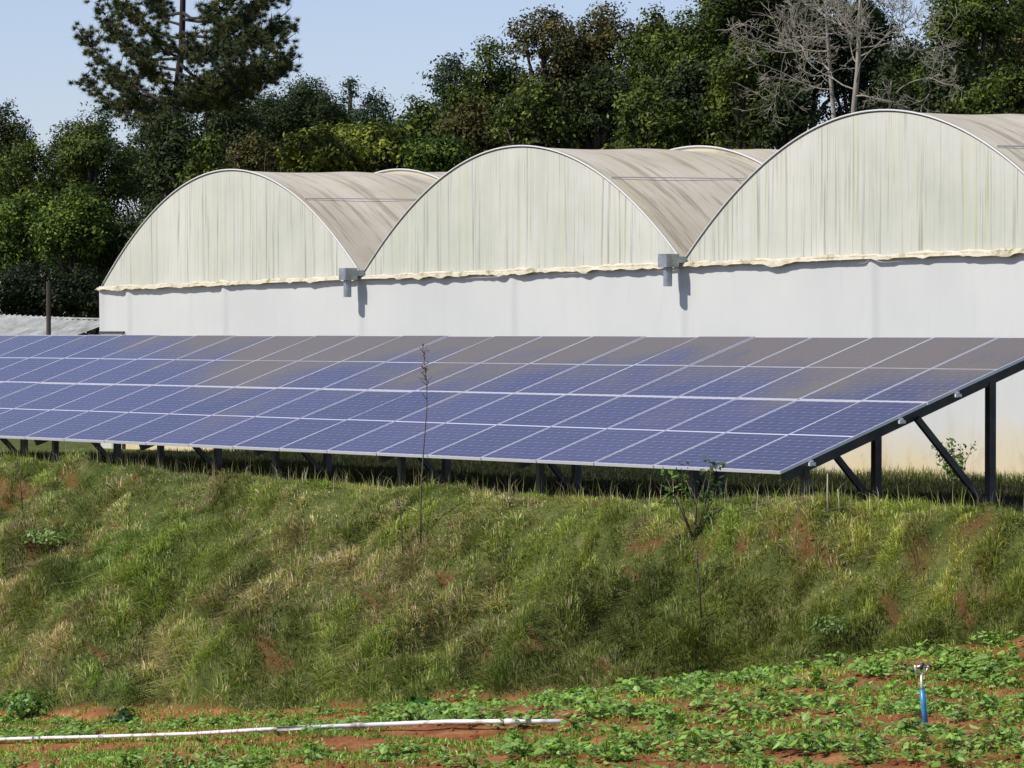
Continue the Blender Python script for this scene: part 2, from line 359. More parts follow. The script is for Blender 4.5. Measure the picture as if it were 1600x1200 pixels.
# ================================================================== GROUND
def axis(segs):
    out = []
    for a, b, st in segs: out += list(np.arange(a, b, st))
    return np.array(out + [segs[-1][1]])
ax = axis([(-900, -200, 70), (-200, -70, 5), (-70, -54, 0.5), (-54, -18, 0.09), (-18, 20, 1.0), (20, 300, 40)])
ay = axis([(-200, 0, 20), (0, 14, 1.0), (14, 28.6, 0.075), (28.6, 40, 0.3), (40, 120, 4), (120, 900, 60)])
GX, GY = np.meshgrid(ax, ay); GZ = H(GX, GY)
nx, ny = len(ax), len(ay)
idx = np.arange(nx * ny).reshape(ny, nx)
quads = np.stack([idx[:-1, :-1], idx[:-1, 1:], idx[1:, 1:], idx[1:, :-1]], -1).reshape(-1, 4)
bm = bank_mask(GX, GY)
e_ = edge_y(GX); ys_ = e_ - 0.6
def soil_mask(X, Y):
    e = edge_y(X)
    s = 1 - bank_mask(X, Y)
    ysr = e - 0.55 + 0.25 * (vnoise(X * 1.7, X * 0, 3) - 0.5)
    s = np.maximum(s, 0.95 * scarp_r(X) * np.exp(-((Y - ysr) / 0.06) ** 2) * sstep(0.40, 0.54, fbm(X * 3.2, Y * 3, 63, 2)))
    ysl = e - 0.9 + 0.3 * (vnoise(X * 1.1, X * 0, 8) - 0.5)
    s = np.maximum(s, 0.9 * scarp_l(X) * np.exp(-((Y - ysl) / 0.06) ** 2) * sstep(0.35, 0.5, fbm(X * 3.0, Y * 3, 64, 2)))
    s = np.maximum(s, 0.8 * sstep(0.70, 0.80, fbm(X * 1.3, Y * 5.5, 91, 3)) * sstep(0, 1, 30 - Y))
    return s
sm = soil_mask(GX, GY); damp = bank_mask(GX, GY)
ground = np_mesh('ground', np.stack([GX, GY, GZ], -1).reshape(-1, 3), quads, M['ground'], col=np.stack([sm.ravel(), damp.ravel(), sm.ravel()], 1), smooth=True)
tag(ground, 'red soil field and earth bank', kind='structure')

# ================================================================== SOLAR ARRAY
TILT = 0.3296; PW = 1.154; X0 = -58.517; Y0 = 28.254; Z0 = -1.576; ROW = 2.30
ct, stn = math.cos(TILT), math.sin(TILT)
arr = empty('solar_array', (X0 + 21 * PW, Y0, -2.0), 'long tilted ground mounted solar array of blue panels in front of the greenhouse', 'solar array')
def slope(X, s, n=0.0):   # s along slope from the lower edge, n along panel normal
    return (X, Y0 + s * ct - n * stn, Z0 + s * stn + n * ct)
def make_panel():
    fr = MB(); t = 0.035; w2 = 0.012
    fr.box((0, 0, -t), (W_, w2, 0.0)); fr.box((0, L_ - w2, -t), (W_, L_, 0.0))
    fr.box((0, w2, -t), (w2, L_ - w2, 0.0)); fr.box((W_ - w2, w2, -t), (W_, L_ - w2, 0.0))
    gl = MB(); gl.box((w2, w2, -0.010), (W_ - w2, L_ - w2, -0.003))
    return gl, fr
gl, fr = make_panel()
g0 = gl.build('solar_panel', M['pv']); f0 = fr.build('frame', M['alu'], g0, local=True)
first = True
for k in range(-3, 21):
    for r in range(2):
        if first: p = g0; first = False
        else: p = copy_tree(g0)
        p.parent = arr
        P = Vector(slope(X0 + k * PW + 0.01, r * ROW + 0.01)) - Vector(arr.location)
        dzt = random.uniform(-0.003, 0.003)
        p.location = P; p.rotation_euler = (TILT + dzt, random.uniform(-0.0012, 0.0012), 0)
# purlins along the rows (under the panels)
XL, XR = X0 - 3 * PW - 0.1, X0 + 21 * PW + 0.03
for s in (0.45, 1.85, 2.75, 4.15):
    b = MB(); b.bar(slope(XL, s, -0.066), slope(XR, s, -0.066), 0.05, 0.055, up=(0, -stn, ct)); b.build('purlin', M['alu_dull'], arr)
frames = [-34.55] + [-36.57 - 3.03 * n for n in range(0, 9)]
for i, X in enumerate(frames):
    b = MB(); b.bar(slope(X, 0.22, -0.155), slope(X, 4.42, -0.155), 0.06, 0.11, up=(0, -stn, ct)); b.build('rafter', M['dark_metal'], arr)
    b = MB(); sF = (28.84 - Y0) / ct; zt = slope(X, sF, -0.205)[2]; b.box((X - 0.036, 28.80, float(H(X, 28.84)) - 0.4), (X + 0.036, 28.88, zt)); b.build('post', M['dark_metal'], arr)
    sR = (31.64 - Y0) / ct; zt = slope(X, sR, -0.205)[2]; zg = float(H(X, 31.64))
    b = MB(); b.box((X - 0.042, 31.59, zg - 0.4), (X + 0.042, 31.69, zt)); b.build('post', M['dark_metal'], arr)
    sB = (30.38 - Y0) / ct; pb = slope(X + 0.075, sB, -0.18)
    b = MB(); b.bar(pb, (X + 0.075, 31.55, zg + 0.02), 0.05, 0.075); b.build('brace', M['dark_metal'], arr)
# light coloured clamps on the visible end of the purlins
for s in (0.45, 1.85, 2.75, 4.15):
    b = MB(); P = slope(XR, s, -0.075); b.bar(slope(XR - 0.002, s - 0.018, -0.07), slope(XR + 0.022, s - 0.018, -0.07), 0.09, 0.035); b.build('end_bracket', M['alu'], arr)

# ================================================================== GREENHOUSE
GYF = 39.0; BAY = 9.17; GX0 = -68.06
def eave(X): return 0.84 + 0.0118 * (X - GX0)
def gbase(X): return -2.16 + 0.009 * (X + 42)
gh = empty('greenhouse', (-54.3, GYF, -2.2), 'white film greenhouse with three arched bays behind the solar array', 'greenhouse')
def arch(bay, n=40, extra=0.0):
    xc = GX0 + BAY * (bay + 0.5); hw = BAY / 2; rise = [2.06, 2.05, 2.13][bay] + extra
    out = []
    for i in range(n + 1):
        t = -1 + 2 * i / n; X = xc + t * hw
        out.append((X, eave(X) + rise * (1 - t * t) ** 1.0 + 0.0))
    return out
GD = 15.0; D1 = 3.75
for b_ in range(3):
    pr = arch(b_, 60)
    # gable sheet with slight ripples
    V = []; Fq = []; nz = 14
    for i, (X, zt) in enumerate(pr):
        for j in range(nz + 1):
            z = eave(X) - 0.02 + (zt - eave(X)) * j / nz
            V.append((X, GYF + 0.02 * math.sin(X * 9) * (1 - j / nz) * (0.3 + vnoise(X * 0.9, 0, 4)) , z))
    for i in range(len(pr) - 1):
        for j in range(nz):
            a = i * (nz + 1) + j; Fq.append((a, a + nz + 1, a + nz + 2, a + 1))
    np_mesh('gable_sheet', np.array(V), np.array(Fq), M['gable'], gh, smooth=True)
    # roof sections
    for (ya, yb, ex, gr) in ((0.0, D1, 0.0, 0.012), (D1 + 0.03, GD, 0.09, 0.0)):
        pr2 = arch(b_, 40, ex); V = []; Fq = []; nyy = max(4, int((yb - ya) / 0.25))
        for j in range(nyy + 1):
            y = ya + (yb - ya) * j / nyy
            for i, (X, z) in enumerate(pr2):
                sag = -0.035 * math.sin(math.pi * ((y % 2.6) / 2.6)) * math.sin(math.pi * i / 40)
                V.append((X, GYF + y, z + gr * y + sag + 0.012 * (vnoise(X * 2, y * 2, 9) - 0.5)))
        n_ = len(pr2)
        for j in range(nyy):
            for i in range(n_ - 1):
                a = j * n_ + i; Fq.append((a, a + 1, a + n_ + 1, a + n_))
        np_mesh('roof_film', np.array(V), np.array(Fq), M['roof'], gh, smooth=True)
    b = MB(); b.tube([(X, GYF - 0.01, z + 0.006) for X, z in pr], 0.016, 6); b.build('hoop', M['rim'], gh, smooth=True)
    b = MB(); b.tube([(X, GYF + D1 + 0.01, z + 0.01) for X, z in arch(b_, 60, 0.09)], 0.016, 6); b.build('hoop', M['rim'], gh, smooth=True)
    A_ = arch(b_, 60, 0.0); B_ = arch(b_, 60, 0.09); n_ = len(A_)
    np_mesh('roof_film', np.array([(X, GYF + D1 + .025, z - .05) for X, z in A_] + [(X, GYF + D1 + .025, z) for X, z in B_]), np.array([(i, i + 1, n_ + i + 1, n_ + i) for i in range(n_ - 1)]), M['roof'], gh)
    # back gable
    V = [(X, GYF + GD, eave(X) - 3.0) for X, z in pr] + [(X, GYF + GD, z + 0.14) for X, z in pr]; n_ = len(pr)
    np_mesh('gable_sheet', np.array(V), np.array([(i, i + 1, n_ + i + 1, n_ + i) for i in range(n_ - 1)]), M['gable'], gh)
    # seam batten along the roof
    xs = GX0 + BAY * (b_ + 0.5) + 2.55; t = 2.55 / (BAY / 2); zs = eave(xs) + [2.06, 2.05, 2.13][b_] * (1 - t * t)
    b = MB(); b.tube([(xs, GYF + 0.1, zs + 0.02), (xs, GYF + D1, zs + 0.065)], 0.010, 6); b.tube([(xs, GYF + D1 + .06, zs + 0.07), (xs, GYF + GD, zs + 0.07)], 0.010, 6); b.build('roof_batten', M['rim'], gh)
# wall film with post creases
posts_x = [GX0 + BAY / 2 * k for k in range(7)] + [GX0 + 1.05]
xs = np.arange(GX0, GX0 + 3 * BAY + 0.001, 0.05); nz = 10
V = []
bulge = np.zeros(len(xs))
for p in posts_x: bulge = np.maximum(bulge, np.exp(-((xs - p) / 0.10) ** 2))
for i, X in enumerate(xs):
    for j in range(nz + 1):
        z = (gbase(X) - 0.15) + (eave(X) + 0.0 - (gbase(X) - 0.15)) * j / nz
        V.append((X, GYF - 0.015 - 0.055 * bulge[i] - 0.02 * (vnoise(X * 0.8, z, 4) - 0.5) - 0.022 * (float(fbm(np.array(X * 2.4), np.array(z * 0.35), 55, 3)) - 0.5) * (0.3 + 0.7 * j / nz), z))
Fq = [(i * (nz + 1) + j, (i + 1) * (nz + 1) + j, (i + 1) * (nz + 1) + j + 1, i * (nz + 1) + j + 1) for i in range(len(xs) - 1) for j in range(nz)]
np_mesh('wall_sheet', np.array(V), np.array(Fq), M['wall'], gh, smooth=True)
for X in (GX0, GX0 + 3 * BAY):
    z0, z1 = gbase(X) - 0.15, eave(X)
    V = [(X, GYF, z0), (X, GYF + GD, z0), (X, GYF + GD, z1 + 0.05), (X, GYF, z1)]
    np_mesh('wall_sheet', np.array(V), np.array([(0, 1, 2, 3)]), M['wall'], gh)
for X in posts_x[:7]:
    b = MB(); b.tube([(X, GYF + 0.06, gbase(X) - 0.3), (X, GYF + 0.06, eave(X) - 0.02)], 0.04, 8); b.build('post', M['galv'], gh)
# lumpy rolled film along the eave
pts = []; rs = []
for X in np.arange(GX0 - 0.18, GX0 + 3 * BAY, 0.045):
    n = float(fbm(np.array(X * 3.1), np.array(0.5), 12, 3)); n2 = float(vnoise(np.array(X * 0.8), np.array(7.7), 13))
    pts.append((X, GYF - 0.06, eave(max(X, GX0)) - 0.03 + 0.05 * (n - 0.5) - 0.10 * max(0, GX0 + 0.1 - X)))
    rs.append((0.014 + 0.038 * n * (0.45 + n2)) * (0.3 if X < GX0 - 0.1 else 1))
b = MB(); b.tube(pts, rs, 8); b.build('rolled_film', M['roll'], gh, smooth=True)
# ragged fringe hanging below the roll
V = []; Fq = []
xs2 = np.arange(GX0, GX0 + 3 * BAY, 0.03)
for i, X in enumerate(xs2):
    d = 0.015 + 0.15 * max(0.0, float(fbm(np.array(X * 2.3), np.array(1.5), 19, 3)) - 0.42)
    V += [(X, GYF - 0.10, eave(X) - 0.03), (X, GYF - 0.115, eave(X) - 0.05 - d)]
Fq = [(2 * i, 2 * i + 1, 2 * i + 3, 2 * i + 2) for i in range(len(xs2) - 1)]
np_mesh('film_fringe', np.array(V), np.array(Fq), M['roll'], gh)
# gutters with outlet boxes
for k, X in enumerate((GX0 + BAY, GX0 + 2 * BAY, GX0 + 3 * BAY)):
    z = eave(X) - 0.02
    b = MB(); b.box((X - 0.11, GYF - 0.42, z - 0.06), (X + 0.11, GYF - 0.17, z + 0.15)); g = b.build('gutter_box', M['galv'], gh)
    b = MB(); b.box((X - 0.10, GYF - 0.17, z + 0.01), (X + 0.10, GYF + GD, z + 0.11)); b.build('gutter', M['galv'], g).location = (0, 0, 0)
    g.children[0].data.transform(__import__('mathutils').Matrix.Translation(-Vector(gh.location)))
    b = MB(); b.tube([(X, GYF - 0.31, z - 0.062), (X, GYF - 0.31, z - 0.36)], 0.07, 14); o = b.build('downpipe', M['galv'], g)
    o.data.transform(__import__('mathutils').Matrix.Translation(-Vector(gh.location)))
# small door at the left end of the front wall
xa, xb = GX0 + 0.12, GX0 + 0.95; zt = eave(xa) - 0.93
b = MB(); b.box((xa, GYF - 0.11, gbase(xa) - 0.1), (xb, GYF - 0.075, zt)); dr = b.build('door', M['gable'], gh)
b = MB(); b.box((xa - 0.05, GYF - 0.125, zt + 0.003), (xb + 0.05, GYF - 0.07, zt + 0.05)); b.box((xa - 0.05, GYF - 0.12, gbase(xa) - 0.1), (xa - 0.004, GYF - 0.07, zt)); b.box((xb + 0.004, GYF - 0.12, gbase(xa) - 0.1), (xb + 0.03, GYF - 0.07, zt))
o = b.build('door_frame', M['dark_metal'], dr); o.data.transform(__import__('mathutils').Matrix.Translation(-Vector(gh.location)))

# ================================================================== LOW SHED left of the greenhouse
shY = 46.0
pL = onY(-60, 490, shY); pR = onY(172, 501, shY)
shed = empty('shed', (pR[0] - 4, shY, -2.2), 'low shed with pale corrugated roof left of the greenhouse', 'shed')
V = []; xs3 = np.arange(pL[0] - 6, pR[0] + 0.1, 0.035)
for X in xs3:
    zr = pL[2] + (pR[2] - pL[2]) * (X - pL[0]) / (pR[0] - pL[0]); co = 0.045 * math.sin(X / 0.26 * 2 * math.pi)
    V += [(X, shY, zr + co), (X, shY - 2.6, zr - 0.85 + co)]
Fq = [(2 * i, 2 * i + 1, 2 * i + 3, 2 * i + 2) for i in range(len(xs3) - 1)]
np_mesh('roof', np.array(V), np.array(Fq), M['corr'], shed, smooth=True)
b = MB(); b.bar((xs3[0], shY, pL[2] + 0.05), (xs3[-1], shY, pR[2] + 0.035), 0.22, 0.03); b.build('ridge_cap', M['corr'], shed)
b = MB(); b.box((xs3[0] + 0.2, shY - 2.4, -2.4), (xs3[-1] - 0.1, shY - 2.32, pL[2] - 0.85)); b.box((xs3[0] + 0.2, shY + 2.2, -2.4), (xs3[-1] - 0.1, shY + 2.3, -0.8)); b.build('wall', M['corr'], shed)
P = onY(76, 523, shY - 2.9)
pole = MB(); pole.tube([(P[0], P[1], -2.4), (P[0], P[1], onY(76, 440, shY - 2.9)[2])], 0.055, 8)
tag(pole.build('post', M['bark']), 'thin dark wooden post standing in front of the low shed roof', 'post')

# ================================================================== TREES
def leaves(centres, n_per, spread, size, pal, outc=None, flat=0.5, rs=RS):
    """rhombic leaves scattered round twig centres; pal = list of colours"""
    C0 = np.repeat(centres, n_per, 0); n = len(C0)
    P = C0 + rs.normal(0, 1, (n, 3)) * spread * np.array([1, 1, 0.7])
    if outc is None: nrm = rs.normal(0, 1, (n, 3))
    else: nrm = (P - outc) / (np.linalg.norm(P - outc, axis=1, keepdims=True) + 1e-6) * 0.9 + rs.normal(0, 0.55, (n, 3))
    nrm[:, 2] += flat
    nrm /= np.linalg.norm(nrm, axis=1, keepdims=True)
    t = np.cross(nrm, rs.normal(0, 1, (n, 3))); t /= np.linalg.norm(t, axis=1, keepdims=True) + 1e-9
    b = np.cross(nrm, t); s = size * rs.uniform(0.6, 1.35, (n, 1))
    V = np.stack([P - t * s, P + b * s * 0.5, P + t * s, P - b * s * 0.5], 1).reshape(-1, 3)
    Fq = np.arange(n * 4).reshape(n, 4)
    pal = np.array(pal); ci = rs.uniform(0, 1, len(centres)) ** 1.25 * (len(pal) - 1.001); i0 = ci.astype(int); fr_ = (ci - i0)[:, None]
    cc = pal[i0] * (1 - fr_) + pal[i0 + 1] * fr_
    cc = np.repeat(cc, n_per, 0) * rs.uniform(0.75, 1.3, (n, 1))
    return V, Fq, np.repeat(cc, 4, 0)
PALS = {
 'dark': [(0.014, 0.024, 0.008), (0.028, 0.040, 0.010), (0.060, 0.075, 0.018)],
 'mid': [(0.022, 0.036, 0.006), (0.055, 0.078, 0.011), (0.135, 0.165, 0.024)],
 'bright': [(0.026, 0.048, 0.007), (0.066, 0.104, 0.013), (0.17, 0.225, 0.032)],
 'yellow': [(0.05, 0.065, 0.009), (0.115, 0.14, 0.015), (0.27, 0.29, 0.045)],
 'olive': [(0.030, 0.034, 0.009), (0.065, 0.062, 0.015), (0.135, 0.112, 0.038)],
 'blue': [(0.018, 0.032, 0.017), (0.036, 0.056, 0.030), (0.070, 0.10, 0.052)],
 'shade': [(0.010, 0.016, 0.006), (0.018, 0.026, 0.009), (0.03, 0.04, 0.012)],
}
def tree(px_, ytop, ybot, Y, hw, pal, label, name='broadleaf_tree', cat='tree', group='trees behind the greenhouse', dens=1.0, leaf=0.068, lobes=22, spars=0.0, flatx=1.0):
    hw = hw * 1.3; top = onY(px_, ytop, Y); bot = onY(px_, ybot, Y); Zd = to_px(top)[2]; mpp = Zd / F_PX
    rz_ = (top[2] - bot[2]) / 2; rx = hw * mpp; ry = min(rx, 4.0); ctr = np.array([top[0], Y, (top[2] + bot[2]) / 2])
    rs = np.random.RandomState(int(px_ * 7 + ytop * 3 + Y) & 0xffff)
    gz = float(H(top[0], Y)); base = np.array([top[0] + rs.uniform(-.5, .5), Y, gz])
    o = empty(name, base, label, cat, group)
    # lobes
    u = rs.normal(0, 1, (lobes, 3)); u[:, 2] = np.abs(u[:, 2]) * np.where(rs.rand(lobes) < 0.3, -1, 1); u /= np.linalg.norm(u, axis=1, keepdims=True)
    R0 = (rx + rz_) / 2; lr = rs.uniform(0.22, 0.36, lobes) * min(R0, 2.6 * min(rx, rz_)) ; rr = rs.uniform(0.62, 1.0, (lobes, 1))
    lc = ctr + u * rr * np.maximum(np.array([[rx, ry, rz_]]) - 0.85 * lr[:, None], 0.15)
    lr[2] = lr[1]; lc[2] = ctr + np.array([rs.uniform(-.4, .4) * rx, 0, (rz_ - lr[2]) * 0.86])
    lc[0] = ctr; lr[0] = 0.6 * min(rx, rz_); lr[1] = max(0.3 * rx, 0.3); lc[1] = ctr + np.array([0, 0, rz_ - lr[1] * 0.9])
    Vs, Fs, Cs = [], [], []; off = 0
    for c_, r_ in zip(lc, lr):
        nt_ = max(16, int(dens * 108 * (r_ ** 2) * (1 - spars)))
        d = rs.normal(0, 1, (nt_, 3)); d /= np.linalg.norm(d, axis=1, keepdims=True)
        rad = r_ * rs.uniform(0.45, 1.12, (nt_, 1)) ** 0.7 * (0.85 + 0.3 * rs.rand(nt_, 1))
        tw = c_ + d * rad * np.array([1, 1, 0.85])
        V, Fq, Cc = leaves(tw, 16, 0.12 + 0.35 * leaf, leaf, PALS[pal], outc=c_, rs=rs)
        Vs.append(V); Fs.append(Fq + off); Cs.append(Cc); off += len(V)
    np_mesh('crown', np.concatenate(Vs), np.concatenate(Fs), M['leaf'], o, col=np.concatenate(Cs))
    b = MB(); hgt = ctr[2] - gz; r0 = 0.10 + 0.018 * (top[2] - gz)
    mid_ = base + np.array([rs.uniform(-.3, .3), 0, hgt * 0.5]); b.tube([base - [0, 0, .3], mid_, ctr, ctr + [0, 0, rz_ * 0.75]], [r0, r0 * .75, r0 * .5, r0 * .12], 7)
    for c_ in lc[1:]:
        s0 = base + (ctr - base) * rs.uniform(0.45, 0.95); mm = (s0 + c_) / 2 + [0, 0, 0.15 * rz_]
        b.tube([s0, mm, c_], [r0 * .35, r0 * .22, r0 * .08], 5)
    b.build('trunk', M['bark'], o, smooth=True)
    return o
TR = [
 # px, ytop, ybot, Y, halfwidth, palette, label, kwargs
 (8, 158, 420, 84, 42, 'dark', 'near black tree crown cut by the left edge of the photo', {}),
 (48, 212, 470, 74, 62, 'mid', 'green bushy tree at far left, lower than its dark neighbour', {}),
 (150, 168, 460, 77, 72, 'mid', 'rounded green tree left of the tall pine and just below its lowest boughs', {}),
 (262, 166, 480, 58.5, 48, 'dark', 'green tree directly in front of the trunk of the tall pine', {}),
 (30, 300, 470, 66, 70, 'bright', 'bright green leafy tree low at the left edge above the shed', {}),
 (120, 290, 460, 66, 62, 'bright', 'bright green leafy tree above the shed roof beside the left arch', {}),
 (205, 330, 500, 68, 50, 'dark', 'dark green tree close to the left flank of the greenhouse', {}),
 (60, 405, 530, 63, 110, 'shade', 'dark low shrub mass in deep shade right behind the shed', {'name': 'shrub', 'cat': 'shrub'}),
 (330, 205, 420, 58.5, 38, 'mid', 'mid green tree right of the pine trunk above the left arch', {}),
 (255, 150, 420, 86, 70, 'dark', 'dark tree far behind the trunk of the tall pine', {}),
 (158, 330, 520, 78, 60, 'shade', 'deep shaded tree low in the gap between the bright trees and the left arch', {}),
 (110, 185, 470, 90, 70, 'dark', 'dark tree far back in the gap left of the pine', {}),
 (425, 138, 380, 102, 60, 'dark', 'dark tree just left of the smooth domed tree', {}),
 (640, 200, 300, 92, 60, 'dark', 'dark tree deep in the wood between left and middle arches', {}),
 (345, 136, 380, 92, 66, 'dark', 'dark tree between the tall pine and the smooth domed tree', {}),
 (474, 116, 330, 98, 80, 'dark', 'dark smooth domed tree standing against the sky left of centre', {'lobes': 26, 'leaf': 0.065}),
 (400, 205, 300, 82, 44, 'olive', 'olive shrubby tree above the ridge of the left arch', {}),
 (547, 122, 260, 100, 22, 'blue', 'small thin blue green sapling poking up right of the domed tree', {'spars': 0.55, 'lobes': 9}),
 (585, 138, 300, 96, 34, 'blue', 'small bluish tree right of the sapling on the low skyline', {'spars': 0.25}),
 (545, 192, 320, 70, 60, 'yellow', 'yellow green bush filling the middle of the bush row above the left roof', {'leaf': 0.08}),
 (500, 196, 330, 66, 62, 'yellow', 'yellow green broad bush above the left arch', {'leaf': 0.09}),
 (590, 190, 320, 68, 66, 'yellow', 'yellow green bush between left and middle arches', {'leaf': 0.09}),
 (655, 148, 300, 74, 60, 'mid', 'green tree at the foot of the rising skyline', {}),
 (688, 205, 300, 67, 52, 'bright', 'fresh green bush behind the shoulder of the middle arch', {}),
 (705, 82, 300, 84, 42, 'blue', 'airy tree with thin top on the rising skyline', {'spars': 0.35}),
 (765, 58, 300, 82, 60, 'mid', 'green tree halfway up the rising skyline above the middle arch', {}),
 (745, 150, 290, 70, 56, 'olive', 'olive green tree low behind the middle arch', {}),
 (850, 8, 290, 82, 66, 'olive', 'tall olive tree with reddish top where the skyline reaches the photo top', {}),
 (840, 120, 290, 68, 60, 'mid', 'mid green tree right behind the apex of the middle arch', {}),
 (945, 2, 290, 84, 70, 'olive', 'tall brownish green tree right of the olive one, its top just in frame', {}),
 (930, 100, 290, 70, 58, 'dark', 'dark green tree above the roof right of the middle arch', {}),
 (1020, 12, 290, 80, 58, 'mid', 'green tree under the small notch of sky at the top', {}),
 (1010, 130, 290, 66, 58, 'mid', 'green bush in front of the wood above the second roof', {}),
 (1100, -40, 290, 80, 74, 'mid', 'tall bright edged tree right of the small notch of sky', {}),
 (1085, 90, 290, 68, 60, 'dark', 'dark tree low between the middle and right arches', {}),
 (1180, -90, 270, 82, 80, 'dark', 'very tall dark tree left of the bare tree', {}),
 (1160, 60, 270, 68, 60, 'mid', 'green tree left of the bare tree, in front of a taller dark one', {}),
 (1255, -40, 240, 86, 76, 'dark', 'dark tree behind the left limbs of the bare tree', {}),
 (1345, -10, 240, 88, 74, 'dark', 'dark tree right behind the bare tree trunk', {}),
 (1425, 60, 250, 84, 60, 'dark', 'dark tree below the gap of sky at right', {'spars': 0.2}),
 (1230, 130, 250, 68, 52, 'dark', 'low dark tree beside the left shoulder of the right arch', {}),
 (1520, -80, 240, 78, 84, 'mid', 'tall green tree right of the sky gap at top right', {'spars': 0.2}),
 (1600, -60, 240, 82, 80, 'olive', 'tall olive tree cut by the right edge of the photo', {'spars': 0.1}),
 (1480, 90, 240, 70, 48, 'dark', 'dark green tree above the apex of the right arch', {'spars': 0.25}),
 (1570, 100, 240, 68, 60, 'mid', 'lower green tree at the right edge above the right roof', {'spars': 0.1}),
]
for t_ in TR:
    kw = dict(t_[7]); tree(*t_[:6], t_[6], **kw)

# bare brown bush above the left arch
def bare(root, height, n_lvl, spreadx, matk, rs, seed_pts, r0, twig=True):
    b = MB()
    def grow(p, d, ln, r, lvl):
        n = 4; pts = [p]; rr = [r]
        for i in range(n):
            d = (d + Vector(rs.normal(0, 0.16, 3)) + Vector((0, 0, 0.03))).normalized(); p = p + d * ln / n; pts.append(p); rr.append(r * (1 - 0.5 * (i + 1) / n))
        b.tube(pts, rr, 5 if lvl > 1 else 6, cap=False)
        if lvl >= n_lvl: return
        for k in range(int(rs.randint(3, 5))):
            q = pts[rs.randint(2, n + 1)]; dd = (d + Vector(rs.normal(0, 0.62, 3)) * Vector((spreadx, 0.7, 0.75))).normalized()
            grow(q, dd, ln * rs.uniform(0.5, 0.8), max(r * 0.55, 0.007), lvl + 1)
    for p, d, ln, r in seed_pts: grow(Vector(p), Vector(d).normalized(), ln, r, 1)
    return b
rs = np.random.RandomState(5)
P1 = onY(1337, 190, 64); gz = float(H(P1[0], 64))
bt = empty('bare_tree', (P1[0], 64, gz), 'leafless pale branched tree above the right arch in front of dark wood', 'tree')
def toP(x, y, Y=64): return onY(x, y, Y)
seeds = []
b = MB()
trA = [(P1[0], 64, gz - .2), toP(1334, 170), toP(1340, 110), toP(1342, 50), toP(1345, -30)]; b.tube(trA, [0.085, .07, .06, .045, .02], 8)
trB = [(toP(1303, 190)[0], 64.4, gz - .2), toP(1302, 170, 64.4), toP(1296, 100, 64.4), toP(1292, 40, 64.4), toP(1290, -30, 64.4)]; b.tube(trB, [0.075, .06, .05, .04, .02], 8)
b.build('trunk', M['pale_bark'], bt, smooth=True)
def seg(a, c, r):  # limb from pixel a towards pixel c
    A = Vector(toP(*a)); C_ = Vector(toP(*c)); d = C_ - A; return (A, d + Vector((0, rs.uniform(-1, 1) * d.length * 0.5, 0)), d.length * 0.66, r * 0.42)
limbs = [((1338, 130), (1420, 70), .055), ((1340, 90), (1400, 20), .05), ((1336, 140), (1260, 95), .05), ((1340, 100), (1280, 40), .045), ((1342, 60), (1310, 5), .04), ((1337, 150), (1400, 150), .055),
         ((1400, 145), (1450, 95), .04), ((1296, 110), (1215, 70), .05), ((1294, 80), (1200, 95), .05), ((1292, 60), (1230, 20), .045), ((1300, 140), (1230, 130), .045), ((1343, 40), (1390, -10), .035), ((1292, 30), (1260, -10), .03), ((1215, 75), (1170, 60), .03), ((1340, 75), (1430, 40), .045)]
bb = bare(None, 0, 5, 1.25, None, rs, [seg(*l) for l in limbs], 0.05)
bb.build('branches', M['pale_bark'], bt, smooth=True)
P1 = onY(415, 262, 66); gz = float(H(P1[0], 66))
bs = empty('bare_shrub', (P1[0], 66, gz), 'brown bare twiggy shrub rising over the ridge of the left arch', 'shrub')
bb = bare(None, 0, 4, 1.0, None, rs, [((P1[0] + dx_, 66, gz), (dx_ * 0.22, 0, 1), 3.9, 0.06) for dx_ in (-1.2, -0.5, 0, 0.6, 1.3)], 0.05)
bb.build('branches', mat('brown_twigs', (0.16, 0.12, 0.07), 0.9), bs, smooth=True)

# tall pine
PY = 62.0
rs = np.random.RandomState(21)
base = onY(262, 480, PY); gz = float(H(base[0], PY))
pine = empty('pine_tree', (base[0], PY, gz), 'tall pine with open flat boughs rising out of frame above the left arch', 'tree')
tk = [(base[0], PY, gz - .3), onY(262, 330, PY), onY(272, 220, PY), onY(276, 150, PY), onY(284, 70, PY), onY(286, -10, PY), onY(290, -120, PY), onY(292, -230, PY)]
b = MB(); b.tube(tk, [.24, .20, .16, .13, .10, .085, .06, .02], 10)
tuft_c = []
def bough(a, c, dy, r=0.055, sub=7):
    A = np.array(onY(a[0], a[1], PY)); C_ = np.array(onY(c[0], c[1], PY)); C_ = C_ + np.array([0, dy, 0]); C_ = C_ * 1.0
    # keep the tip where it shows: slide along its own line of sight
    rr_ = ray(*c); C_ = rr_ * (PY + dy) / rr_[1]
    ln = np.linalg.norm(C_ - A); pts = []
    for i in range(7):
        t = i / 6; p = A + (C_ - A) * t + np.array([0, 0, -0.10 * ln * math.sin(math.pi * t)]) + rs.normal(0, 0.04, 3) * (i > 0); pts.append(p)
    b.tube(pts, [r * (1 - 0.8 * i / 6) for i in range(7)], 6, cap=False)
    for k in range(sub):
        t = rs.uniform(0.35, 1.0); q = A + (C_ - A) * t + np.array([0, 0, -0.10 * ln * math.sin(math.pi * t)])
        d = (C_ - A) / ln + rs.normal(0, 0.6, 3) * np.array([1, 1, 0.22]) + np.array([0, 0, 0.16]); d /= np.linalg.norm(d); l2 = rs.uniform(0.22, 0.62) * min(1.0, ln / 2.5)
        b.tube([q, q + d * l2 * .5, q + d * l2 + [0, 0, .08]], [0.022, .016, .009], 4, cap=False)
        for s_ in (0.45, 0.75, 1.0): tuft_c.append(q + d * l2 * s_ + rs.normal(0, 0.13, 3))
    tuft_c.append(C_)
